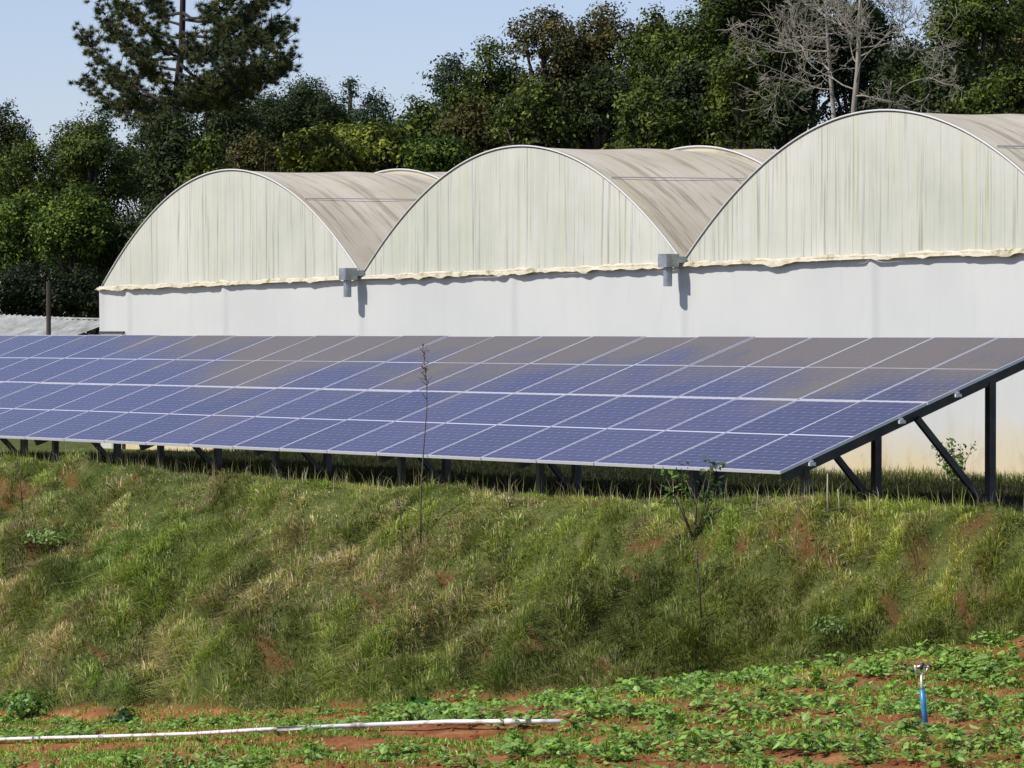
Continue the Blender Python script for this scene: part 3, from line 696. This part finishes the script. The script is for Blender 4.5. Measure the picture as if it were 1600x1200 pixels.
BO = [((276, 160), (135, 62), -1), ((274, 175), (132, 118), .5), ((278, 145), (150, 90), 1.2), ((280, 110), (165, 35), -.5), ((282, 90), (160, 15), .8), ((284, 60), (185, 5), -1), ((285, 40), (210, -30), 0),
      ((276, 150), (180, 120), 1.5), ((278, 130), (215, 95), -1.5), ((283, 85), (235, 50), -2), ((286, 20), (230, -20), 1), ((274, 185), (215, 160), .6),
      ((276, 150), (442, 100), -.6), ((278, 130), (448, 95), 1), ((280, 115), (440, 60), -1), ((282, 90), (432, 30), .7), ((284, 70), (445, 45), 1.8), ((285, 50), (410, 5), -.4), ((286, 30), (430, -10), .9),
      ((276, 160), (385, 138), .3), ((277, 150), (350, 120), -1.5), ((280, 120), (360, 80), -2), ((283, 80), (350, 40), -1.8), ((286, 20), (370, -20), -1), ((275, 175), (330, 150), .8), ((278, 150), (300, 105), -2.2), ((284, 70), (300, 55), -2), ((274, 165), (255, 118), -2),
      ((276, 165), (310, 140), -1.2), ((282, 100), (400, 95), -1.4), ((284, 60), (395, 55), -.9), ((288, -20), (210, -70), 0), ((288, -30), (400, -60), 0), ((289, -70), (250, -140), .5), ((289, -80), (350, -150), .5), ((290, -120), (290, -220), 0)]
for a_, c_, dy in BO: bough(a_, c_, dy, sub=int(13 + abs(a_[0] - c_[0]) / 5.5))
b.build('trunk', mat('pine_bark', (0.028, 0.021, 0.017), 0.95), pine, smooth=True)
tc_ = np.array(tuft_c); nt_ = len(tc_); npt = 90
d = rs.normal(0, 1, (nt_ * npt, 3)); d[:, 2] = d[:, 2] * 0.75 + 0.4; d /= np.linalg.norm(d, axis=1, keepdims=True)
A = np.repeat(tc_, npt, 0); ln = rs.uniform(0.08, 0.21, (len(A), 1)); sd_ = np.cross(d, rs.normal(0, 1, (len(A), 3))); sd_ /= np.linalg.norm(sd_, axis=1, keepdims=True)
V = np.stack([A - sd_ * 0.010, A + sd_ * 0.010, A + d * ln], 1).reshape(-1, 3)
pal = np.array([(0.022, 0.038, 0.016), (0.06, 0.08, 0.024), (0.14, 0.15, 0.04)]); ci = rs.uniform(0, 1.999, nt_); i0 = ci.astype(int); fr_ = (ci - i0)[:, None]
cc = np.repeat(np.repeat(pal[i0] * (1 - fr_) + pal[i0 + 1] * fr_, npt, 0), 3, 0)
np_mesh('needles', V, np.arange(len(V)).reshape(-1, 3), M['needle'], pine, col=cc)

# undergrowth below the wood
rs = np.random.RandomState(77)
n = 9000
X = rs.uniform(-125, -55, n); Y = rs.uniform(64, 98, n); z = H(X, Y) + rs.uniform(0, 1, n) ** 1.3 * 3.4
V, Fq, Cc = leaves(np.stack([X, Y, z], 1), 9, 0.3, 0.2, PALS['dark'], rs=rs)
tag(np_mesh('undergrowth', V, Fq, M['leaf'], col=Cc), 'dark leafy undergrowth beneath the wood', 'undergrowth', kind='stuff')

# ================================================================== GRASS
def blades(X, Y, hgt, wid, colr, lean, name, mt=None, z=None, parent=None, down=0.35, bias=None):
    n = len(X); rs = RS
    Z = H(X, Y) if z is None else z
    Pb = np.stack([X, Y, Z - 0.01], 1)
    az = rs.uniform(0, 2 * math.pi, n); ln = rs.normal(0, 1, n) * lean + lean * 0.8
    dirh = np.stack([np.cos(az), np.sin(az) - down, np.zeros(n)], 1)
    if bias is not None: dirh = dirh * 0.45 + bias; ln = np.abs(ln)
    up1 = np.array([0, 0, 1.0]); h_ = hgt[:, None]
    mid_ = Pb + up1 * h_ * 0.55 + dirh * h_ * (0.25 * ln)[:, None]
    tip = Pb + up1 * h_ * np.clip(1.0 - 0.35 * np.abs(ln), 0.25, 1)[:, None] + dirh * h_ * (0.8 * ln)[:, None]
    fa = rs.uniform(0, math.pi, n); side = np.stack([np.cos(fa), np.sin(fa), np.zeros(n)], 1) * (wid / 2)[:, None]
    V = np.stack([Pb - side, Pb + side, mid_ + side * .8, mid_ - side * .8, tip], 1).reshape(-1, 3)
    i = np.arange(n)[:, None] * 5
    q = np.concatenate([i, i + 1, i + 2, i + 3], 1); t = np.concatenate([i + 3, i + 2, i + 4], 1)
    return np_mesh(name, V, [q, t], mt or M['grass'], parent, col=np.repeat(colr, 5, 0))
def sample(n, x0, x1, y0, y1, rs=RS):
    X = rs.uniform(x0, x1, n); Y = rs.uniform(y0, y1, n)
    px_ = np.stack([X, Y, H(X, Y, False)], 1); c = px_ @ CF; u = 800 + F_PX * (px_ @ rt) / c; v = 600 - F_PX * (px_ @ CU) / c
    k = (u > -120) & (u < 1720) & (v < 1300); return X[k], Y[k], u[k], v[k]
GREEN = np.array([[0.10, 0.155, 0.020], [0.255, 0.33, 0.055], [0.43, 0.47, 0.16]]); DRY = np.array([[0.22, 0.16, 0.07], [0.46, 0.37, 0.20], [0.70, 0.61, 0.42]])
def grass_col(X, Y, n, dryness, rs=RS):
    k = rs.uniform(0, 1.999, n); i0 = k.astype(int); f = (k - i0)[:, None]
    g_ = GREEN[i0] * (1 - f) + GREEN[i0 + 1] * f; d_ = DRY[i0] * (1 - f) + DRY[i0 + 1] * f
    yl = fbm(X * 0.45, Y * 0.45, 141, 3)[:, None]
    g_ = g_ * (1 + (yl - 0.5) * np.array([0.9, 0.5, 0.2]))
    m_ = (rs.rand(n) < dryness)[:, None]
    return np.where(m_, d_, g_)
def tussock(X, Y, c=0.30):
    """vector from, distance to and identity of the nearest grass tussock"""
    ci, cj = np.floor(X / c), np.floor(Y / c); best = np.full(len(X), 9.0); bx = np.zeros(len(X)); by = np.zeros(len(X)); bid = np.zeros(len(X))
    for a in (-1, 0, 1):
        for b_ in (-1, 0, 1):
            i_, j_ = ci + a, cj + b_
            tx = (i_ + 0.1 + 0.8 * hash2(i_, j_, 201)) * c; ty = (j_ + 0.1 + 0.8 * hash2(i_, j_, 202)) * c
            d = np.hypot(X - tx, Y - ty); k = d < best
            best = np.where(k, d, best); bx = np.where(k, X - tx, bx); by = np.where(k, Y - ty, by); bid = np.where(k, hash2(i_, j_, 203), bid)
    return bx, by, best, bid
# bank face and lip
A1 = sample(1300000, -56, -24, 21.5, 29.0); A2 = sample(900000, -53, -26, 24.4, 27.5); X, Y, u, v = [np.concatenate(q) for q in zip(A1, A2)]; second = np.arange(len(X)) >= len(A1[0])
gr = np.abs(H(X, Y + 0.06) - H(X, Y - 0.06)) / 0.12; gr2 = np.abs(H(X + 0.06, Y) - H(X - 0.06, Y)) / 0.12
steep = np.sqrt(1 + gr ** 2 + gr2 ** 2)
bmk = bank_mask(X, Y); so = soil_mask(X, Y); e = edge_y(X)
bx, by, bd, bid = tussock(X, Y)
size_ = 0.10 + 0.10 * bid
core = np.exp(-(bd / size_) ** 2)
keep = (RS.rand(len(X)) < np.clip(bmk * 1.15 - so * 1.1, 0, 1) * (0.22 + 0.65 * core) * np.where(second, np.clip((steep - 1.25) / 1.5, 0, 1), np.clip(steep / 1.7, 0.3, 1.0))) & ~((Y > 28.2) & (RS.rand(len(X)) < 0.6))
X, Y, u, v, core, e, bmk, bx, by, bd, bid = [q[keep] for q in (X, Y, u, v, core, e, bmk, bx, by, bd, bid)]
patch = fbm(X * 0.8, Y * 1.2, 111, 4); low = sstep(1.6, 3.2, e - Y)
bid2 = (bid * 7.77) % 1.0
dry = np.clip(0.19 + 2.2 * (patch - 0.5) + 0.22 * low + 0.5 * (bid2 - 0.55) + 0.25 * np.exp(-((X + 32.0) / 1.6) ** 2) * sstep(e - 0.8, e - .2, Y), 0.03, 0.93)
hgt = (0.022 + (0.035 + 0.07 * bid) * core + 0.05 * sstep(0.3, 2.0, e - Y)) * RS.uniform(0.6, 1.4, len(X)) * np.where(RS.rand(len(X)) < 0.02, 1.6, 1.0)
hgt *= 1 + 0.8 * np.exp(-((X + 32.0) / 1.3) ** 2) * sstep(e - 1, e - .3, Y)
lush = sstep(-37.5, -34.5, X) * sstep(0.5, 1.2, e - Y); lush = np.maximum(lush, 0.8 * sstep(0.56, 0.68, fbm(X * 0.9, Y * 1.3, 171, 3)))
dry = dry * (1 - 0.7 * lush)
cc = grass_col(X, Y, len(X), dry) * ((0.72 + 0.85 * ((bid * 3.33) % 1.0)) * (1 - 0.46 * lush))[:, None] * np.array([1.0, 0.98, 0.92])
bias = np.stack([bx / (bd + .02), by / (bd + .02) - 0.5, 0 * bx], 1) * 0.9
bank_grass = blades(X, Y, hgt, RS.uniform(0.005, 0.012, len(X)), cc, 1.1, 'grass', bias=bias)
print('bank blades', len(X))
tag(bank_grass, 'mixed green and dry grass covering the earth bank', 'grass', kind='stuff')
# grass under and behind the panels
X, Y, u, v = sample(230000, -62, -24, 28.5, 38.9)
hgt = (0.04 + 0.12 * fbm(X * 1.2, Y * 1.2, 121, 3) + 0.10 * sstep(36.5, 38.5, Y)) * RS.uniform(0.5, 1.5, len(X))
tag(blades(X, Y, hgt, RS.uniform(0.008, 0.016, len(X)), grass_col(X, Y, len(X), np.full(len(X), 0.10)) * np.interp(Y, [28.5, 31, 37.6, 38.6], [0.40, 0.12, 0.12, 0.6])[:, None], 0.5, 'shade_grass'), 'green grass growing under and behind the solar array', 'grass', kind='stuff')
# tall thin stems sticking out at the lip
X, Y, u, v = sample(1500, -54, -27, 27.0, 28.2)
tag(blades(X, Y, RS.uniform(0.12, 0.36, len(X)), np.full(len(X), 0.006), grass_col(X, Y, len(X), np.full(len(X), 0.6)), 0.35, 'seed_grass'), 'thin seeding grass stems along the top of the bank', 'grass', kind='stuff')
# weeds and thin grass in the field
X, Y, u, v = sample(330000, -48, -17, 13, 26)
bmk = bank_mask(X, Y); wp = fbm(X * 1.4, Y * 2.0, 131, 3)
keep = RS.rand(len(X)) < (1 - bmk) * sstep(0.36, 0.56, wp + 0.10 * sstep(-30, -38, X)) * 0.9
X, Y = X[keep], Y[keep]
tag(blades(X, Y, RS.uniform(0.02, 0.075, len(X)), RS.uniform(0.008, 0.020, len(X)), grass_col(X, Y, len(X), np.full(len(X), 0.12)) * np.array([0.85, 1.2, 0.7]), 0.9, 'weeds'), 'small green weeds between the crop rows', 'weeds', kind='stuff')

# clods
rs = np.random.RandomState(4)
X, Y, u, v = sample(16000, -48, -17, 13, 27.2, rs); so = soil_mask(X, Y); k = so > 0.5; X, Y = X[k], Y[k]; n = len(X)
s = rs.uniform(0.008, 0.035, n)[:, None]; c0 = np.stack([X, Y, H(X, Y)], 1)
dirs = np.array([[1, 0, 0], [-1, 0, 0], [0, 1, 0], [0, -1, 0], [0, 0, 1], [0, 0, -1]], float)
V = (c0[:, None, :] + dirs[None] * s[:, None, :] * rs.uniform(0.5, 1.2, (n, 6, 1))).reshape(-1, 3)
oc = np.array([[0, 2, 4], [2, 1, 4], [1, 3, 4], [3, 0, 4], [2, 0, 5], [1, 2, 5], [3, 1, 5], [0, 3, 5]])
Fq = (oc[None] + (np.arange(n) * 6)[:, None, None]).reshape(-1, 3)
tag(np_mesh('soil_clods', V, Fq, M['ground'], col=np.ones((len(V), 3)) * [1, 0.2, 1]), 'crumbled red clods of soil', 'soil', kind='stuff')

# ================================================================== CROP PLANTS
def crop_mesh(seed):
    rs = np.random.RandomState(seed); V = []; Fq = []; Cc = []
    nl = rs.randint(38, 54)
    for k in range(nl):
        az = rs.uniform(0, 2 * math.pi); rad = rs.uniform(0.02, 0.24); zz = rs.uniform(0.02, 0.11) * (1.2 - rad * 2); s = rs.uniform(0.013, 0.036)
        tiltl = rs.uniform(0.1, 0.8); o_ = Vector((math.cos(az), math.sin(az), 0)); sd = Vector((-math.sin(az), math.cos(az), 0))
        c = o_ * rad + Vector((0, 0, zz)); fwd = (o_ * math.cos(tiltl) - Vector((0, 0, 1)) * math.sin(tiltl) * rs.choice([-0.4, 1])).normalized(); up = fwd.cross(sd) * -1
        rim = []
        for (a, bb_) in ((-0.9, 0), (-1.05, 0.45), (-0.4, 0.95), (0.3, 0.75), (1.1, 0), (0.3, -0.75), (-0.4, -0.95), (-1.05, -0.45)):
            rim.append(c + fwd * a * s + sd * bb_ * s + up * (abs(bb_) * 0.35 * s + rs.uniform(-.1, .1) * s))
        n0 = len(V); V.append(c); V += rim
        for q in range(8): Fq.append((n0, n0 + 1 + q, n0 + 1 + (q + 1) % 8))
        base_ = np.array([0.18, 0.31, 0.05]) * rs.uniform(0.6, 1.5) + (np.array([0.08, 0.07, 0.07]) if rs.rand() < 0.2 else 0)
        Cc += [base_ * 1.25] + [base_] * 8
        n0 = len(V); a_ = Vector((0, 0, 0)); V += [a_ + sd * .003, a_ - sd * .003, c - sd * .003, c + sd * .003]; Fq.append((n0, n0 + 1, n0 + 2)); Fq.append((n0, n0 + 2, n0 + 3)); Cc += [np.array([0.12, 0.2, 0.05])] * 4
    me = bpy.data.meshes.new('crop_plant'); me.from_pydata([tuple(v) for v in V], [], Fq); me.update()
    a = me.color_attributes.new('tint', 'FLOAT_COLOR', 'POINT'); c = np.ones((len(V), 4), np.float32); c[:, :3] = np.array(Cc); a.data.foreach_set('color', c.ravel())
    me.materials.append(M['crop']); return me
CM = [crop_mesh(100 + i) for i in range(8)]
rs = np.random.RandomState(9); cand = []
for row in range(0, 13):
    for X in np.arange(-49, -17, 0.31):
        Xp = X + rs.uniform(-.14, .14); Yp = 25.45 + 0.125 * (Xp + 32) - row * 0.90 + rs.normal(0, 0.10)
        if bank_mask(np.array(Xp), np.array(Yp)) > 0.25: continue
        P = np.array([Xp, Yp, float(H(Xp, Yp))]); a_, b__, c_ = to_px(P)
        yp_ = float(np.interp(a_, [-30, 430, 880, 900], [1166, 1153, 1141, 0]))
        if yp_ - 4 < b__ < yp_ + 26: continue
        if -25 < a_ < 1625 and 950 < b__ < 1225 and rs.rand() < np.interp(a_, [0, 600, 1100], [0.72, 0.8, 0.97]): cand.append((b__, P, a_))
cand.sort(key=lambda c_: to_px(c_[1])[2]); rest = cand[300:]; cand = cand[:300]; rs.shuffle(cand)
Vs, Fs, Cs, off = [], [], [], 0
for i, (yy, P, a_) in enumerate(rest):
    me = CM[i % 8]; n_ = len(me.vertices); co = np.empty(n_ * 3, np.float32); me.vertices.foreach_get('co', co); co = co.reshape(-1, 3)
    ca = np.empty(n_ * 4, np.float32); me.color_attributes['tint'].data.foreach_get('color', ca); an = rs.uniform(0, 6.28); sc = rs.uniform(0.65, 1.2)
    Rm = np.array([[math.cos(an), -math.sin(an), 0], [math.sin(an), math.cos(an), 0], [0, 0, 1]]); Vs.append(co @ Rm.T * sc + P); Cs.append(ca.reshape(-1, 4)[:, :3])
    Fs.append(np.array([list(p.vertices) for p in me.polygons]) + off); off += n_
if rest: tag(np_mesh('crop_rows', np.concatenate(Vs), np.concatenate(Fs), M['crop'], col=np.concatenate(Cs)), 'farther rows of the leafy green crop at the foot of the bank', 'crop', kind='stuff')
for i, (yy, P, a_) in enumerate(cand):
    o = bpy.data.objects.new('crop_plant', CM[i % 8]); COL.objects.link(o); sc = rs.uniform(0.7, 1.25) * np.interp(a_, [0, 500, 1000], [0.8, 0.9, 1.05])
    o.location = P; o.rotation_euler = (0, 0, rs.uniform(0, 6.28)); o.scale = (sc, sc, sc)
    tag(o, 'low leafy green crop plant growing in the red soil field below the bank', 'crop plant', 'crop plants in the red soil field')

# ================================================================== FIELD FURNITURE
# white irrigation pipe lying along the field
pp = [(-30, 1166), (60, 1163), (160, 1161), (300, 1157), (430, 1153), (560, 1147), (700, 1142), (800, 1141), (880, 1141)]
pts = [hit(*p) + np.array([0, 0, 0.07]) for p in pp]
b = MB(); b.tube(pts, 0.019, 10)
pipe = b.build('irrigation_pipe', M['pipe'], smooth=True); tag(pipe, 'long white plastic irrigation pipe lying across the field in front of the bank', 'pipe')
for i in (2, 5, 7):
    d = (pts[i + 1] - pts[i]); d /= np.linalg.norm(d); b = MB(); b.tube([pts[i] - d * .06, pts[i] + d * .05], 0.026, 10); b.build('coupling', M['pipe'], pipe, smooth=True)
# sprinkler
B = hit(1450, 1141); Zd = to_px(B)[2]; mp = Zd / F_PX; hS = (1141 - 1035) * mp
spk = empty('sprinkler', B, 'blue riser pipe with a metal sprinkler head among the crop plants', 'sprinkler')
def loc(dx, dz, dy=0.0): return (B[0] + dx * rt[0], B[1] + dx * rt[1] + dy, B[2] + dz)
q = MB(); q.tube([loc(0, -0.1), loc(-0.03, hS * .28), loc(-0.045, hS * .60)], 0.021, 12); q.build('riser_pipe', M['blue'], spk, smooth=True)
q = MB(); q.tube([loc(-0.045, hS * .60), loc(-0.048, hS * .64), loc(-0.05, hS * .82)], [0.019, 0.012, 0.012], 10); q.build('stem', M['sprk'], spk, smooth=True)
q = MB(); q.tube([loc(-0.05, hS * .80), loc(-0.095, hS * .87), loc(-0.10, hS * .96)], [.009, .009, .012], 8); q.tube([loc(-0.05, hS * .80), loc(-0.01, hS * .87), loc(0.0, hS * .95)], .009, 8)
q.tube([loc(-0.10, hS * .93), loc(-0.04, hS * .945), loc(0.0, hS * .92)], [.009, .014, .008], 8); q.tube([loc(-0.05, hS * .86), loc(-0.05, hS * 1.0)], .010, 8); q.build('sprinkler_head', M['sprk'], spk, smooth=True)
q = MB(); q.tube([loc(-0.06, hS * .90), loc(-0.04, hS * .99)], .018, 8); q.build('nozzle', M['black'], spk, smooth=True)

def stalk(name, pxs, r, mt, label, cat, buds=0, group=None, twigs=0):
    B = hit(*pxs[0]); D = B @ CF
    pts = []
    for (x, y) in pxs:
        rr_ = ray(x, y); pts.append(rr_ * (D / (rr_ @ CF)))
    pts[0] = B - np.array([0, 0, 0.03])
    o = empty(name, B, label, cat, group); q = MB(); q.tube(pts, [r * (1 - 0.6 * i / (len(pts) - 1)) for i in range(len(pts))], 6)
    rs_ = np.random.RandomState(int(pxs[0][0]))
    for k in range(twigs):
        t = rs_.uniform(0.55, 0.98); i = int(t * (len(pts) - 1)); p = pts[i] + (pts[i + 1] - pts[i]) * (t * (len(pts) - 1) - i) if i < len(pts) - 1 else pts[i]
        d = rs_.normal(0, 1, 3) * [0.6, 0.6, 0.2] + [0, 0, 0.8]; d /= np.linalg.norm(d); q.tube([p, p + d * rs_.uniform(.06, .16)], [r * .5, r * .25], 4)
    q.build('stem', mt, o, smooth=True)
    if buds:
        cs = []
        for k in range(buds): 
            t = rs_.uniform(0.78, 1.0) * (len(pts) - 1); i = min(int(t), len(pts) - 2); cs.append(pts[i] + (pts[i + 1] - pts[i]) * (t - i) + rs_.normal(0, 0.028, 3))
        V, Fq, Cc = leaves(np.array(cs), 3, 0.015, 0.022, [(0.12, 0.09, 0.08), (0.22, 0.17, 0.15), (0.3, 0.26, 0.22)], rs=rs_)
        np_mesh('seed_head', V, Fq, M['leaf'], o, col=Cc)
    return o
stalk('dry_stalk', [(657, 850), (658, 760), (662, 700), (667, 640), (667, 600), (664, 575), (662, 546)], 0.009, M['dry_stem'], 'tallest thin dark dry stalk, its seed head against the solar panels', 'stalk', buds=14, twigs=12)
stalk('dry_stalk', [(630, 872), (627, 820), (624, 775)], 0.008, M['dry_stem'], 'short dark dry stalk just left of the tallest one', 'stalk', buds=8, twigs=6)
stalk('dry_stalk', [(1294, 800), (1293, 768), (1293, 740)], 0.014, M['pale_stem'], 'pale dry stalk upright before the right end of the array', 'stalk')
stalk('dry_stalk', [(1312, 800), (1311, 782), (1309, 764)], 0.011, M['pale_stem'], 'shorter pale stalk right of the upright pale stalk', 'stalk')
stalk('dry_stalk', [(36, 800), (32, 760), (27, 722)], 0.010, M['dry_stem'], 'dark dry stalk at the top left of the bank', 'stalk', buds=8, twigs=8)
# leafy shrub before the array: thin stems with leaf tufts
def leafy(name, basepx, tips, leafn, size, pal, label, cat, r=0.012, mt='dry_stem', spread=0.06):
    B = hit(*basepx); D = B @ CF; o = empty(name, B, label, cat); q = MB(); cs = []; rs_ = np.random.RandomState(int(basepx[0] + 3))
    for (x, y, cnt) in tips:
        rr_ = ray(x, y); T_ = rr_ * (D / (rr_ @ CF)) + rs_.normal(0, 0.05, 3) * [0, 1, 0]
        mm = B + (T_ - B) * 0.5 + rs_.normal(0, 0.03, 3); q.tube([B - [0, 0, .03], mm, T_], [r, r * .7, r * .35], 5)
        for k in range(cnt): cs.append(T_ + rs_.normal(0, spread, 3) * [1, 1, 0.8])
        for k in range(cnt // 2): cs.append(mm + (T_ - mm) * rs_.uniform(0, 1) + rs_.normal(0, spread * .6, 3))
    q.build('stem', M[mt], o, smooth=True)
    V, Fq, Cc = leaves(np.array(cs), leafn, spread * 0.55, size, pal, rs=rs_); np_mesh('foliage', V, Fq, M['leaf'], o, col=Cc)
BR = [(0.05, 0.10, 0.02), (0.09, 0.16, 0.035), (0.14, 0.21, 0.06)]
leafy('young_shrub', (1085, 845), [(1050, 748, 7), (1066, 742, 5), (1104, 726, 6), (1112, 738, 3), (1128, 772, 4), (1060, 768, 4), (1118, 785, 5)], 4, 0.034, BR, 'thin leafy shrub whose top overlaps the lower edge of the solar panels', 'shrub', spread=0.07)
stalk('dry_stalk', [(1096, 965), (1092, 905), (1088, 860)], 0.011, M['dry_stem'], 'dark bare stalk on the bank below the leafy shrub', 'stalk', twigs=4)
def bush(basepx, w_, h_, n, size, pal, label, name='bush', cat='bush'):
    B = hit(*basepx); rs_ = np.random.RandomState(int(basepx[0] * 3 + 1)); o = empty(name, B, label, cat)
    d = rs_.normal(0, 1, (n, 3)); d /= np.linalg.norm(d, axis=1, keepdims=True); d[:, 2] = np.abs(d[:, 2])
    cs = B + d * rs_.uniform(0.4, 1, (n, 1)) * np.array([w_, w_, h_])
    V, Fq, Cc = leaves(cs, 6, 0.05, size, pal, outc=B, rs=rs_); np_mesh('foliage', V, Fq, M['crop'], o, col=Cc)
    q = MB()
    for k in range(8): q.tube([B - [0, 0, .02], cs[k]], [.008, .003], 4)
    q.build('stem', M['dry_stem'], o)
BG = [(0.045, 0.12, 0.02), (0.07, 0.18, 0.03), (0.12, 0.25, 0.05)]
bush((45, 1108), 0.42, 0.26, 120, 0.04, [(0.08, 0.17, 0.02), (0.13, 0.25, 0.035), (0.19, 0.33, 0.06)], 'bright green leafy weed bush at the lower left foot of the bank')
bush((85, 850), 0.55, 0.16, 150, 0.03, [(0.1, 0.17, 0.03), (0.16, 0.25, 0.05), (0.22, 0.32, 0.07)], 'green leafy weed patch below the eroded cut at left', 'weed_clump', 'weeds')
bush((195, 1130), 0.2, 0.15, 36, 0.04, [(0.02, 0.06, 0.02), (0.035, 0.10, 0.03), (0.06, 0.14, 0.04)], 'dark green broad weed behind the white pipe at left')
bush((655, 1108), 0.20, 0.12, 26, 0.055, [(0.04, 0.13, 0.02), (0.07, 0.2, 0.03), (0.1, 0.26, 0.05)], 'broad leaved dark green plant at the foot of the bank, centre')
bush((1300, 985), 0.26, 0.12, 45, 0.026, [(0.1, 0.17, 0.03), (0.15, 0.23, 0.05), (0.2, 0.29, 0.07)], 'small leafy creeping bush low on the bank at right')
# tall weed against the greenhouse wall
B = np.array(onY(1490, 745, 37.6)); B[2] = float(H(B[0], B[1])); rs = np.random.RandomState(8)
tw = empty('tall_grass_clump', B, 'tall seeding grass clump against the greenhouse wall behind the end brace', 'grass clump')
q = MB(); cs = []
for k in range(15):
    dx = rs.normal(0, 0.16); hh = rs.uniform(0.35, 0.75); tip = B + np.array([dx * 1.6, rs.normal(0, .1), hh]); q.tube([B + [dx * .5, 0, -.03], B + [dx, 0, hh * .6], tip], [.007, .006, .002], 4)
    for s_ in np.linspace(0.3, 1.0, 7): cs.append(B + (tip - B) * s_)
q.build('stem', M['pale_stem'], tw)
V, Fq, Cc = leaves(np.array(cs), 4, 0.03, 0.035, BR, rs=rs); np_mesh('foliage', V, Fq, M['leaf'], tw, col=Cc)
bpy.context.view_layer.update()
for (x, y) in ((0, 1115), (400, 1105), (800, 1085), (1200, 1045), (1600, 1000), (0, 1199), (800, 1199), (1599, 1199)):
    P = hit(x, y); print('hit', x, y, P.round(2), 'bank', float(bank_mask(P[0], P[1])))
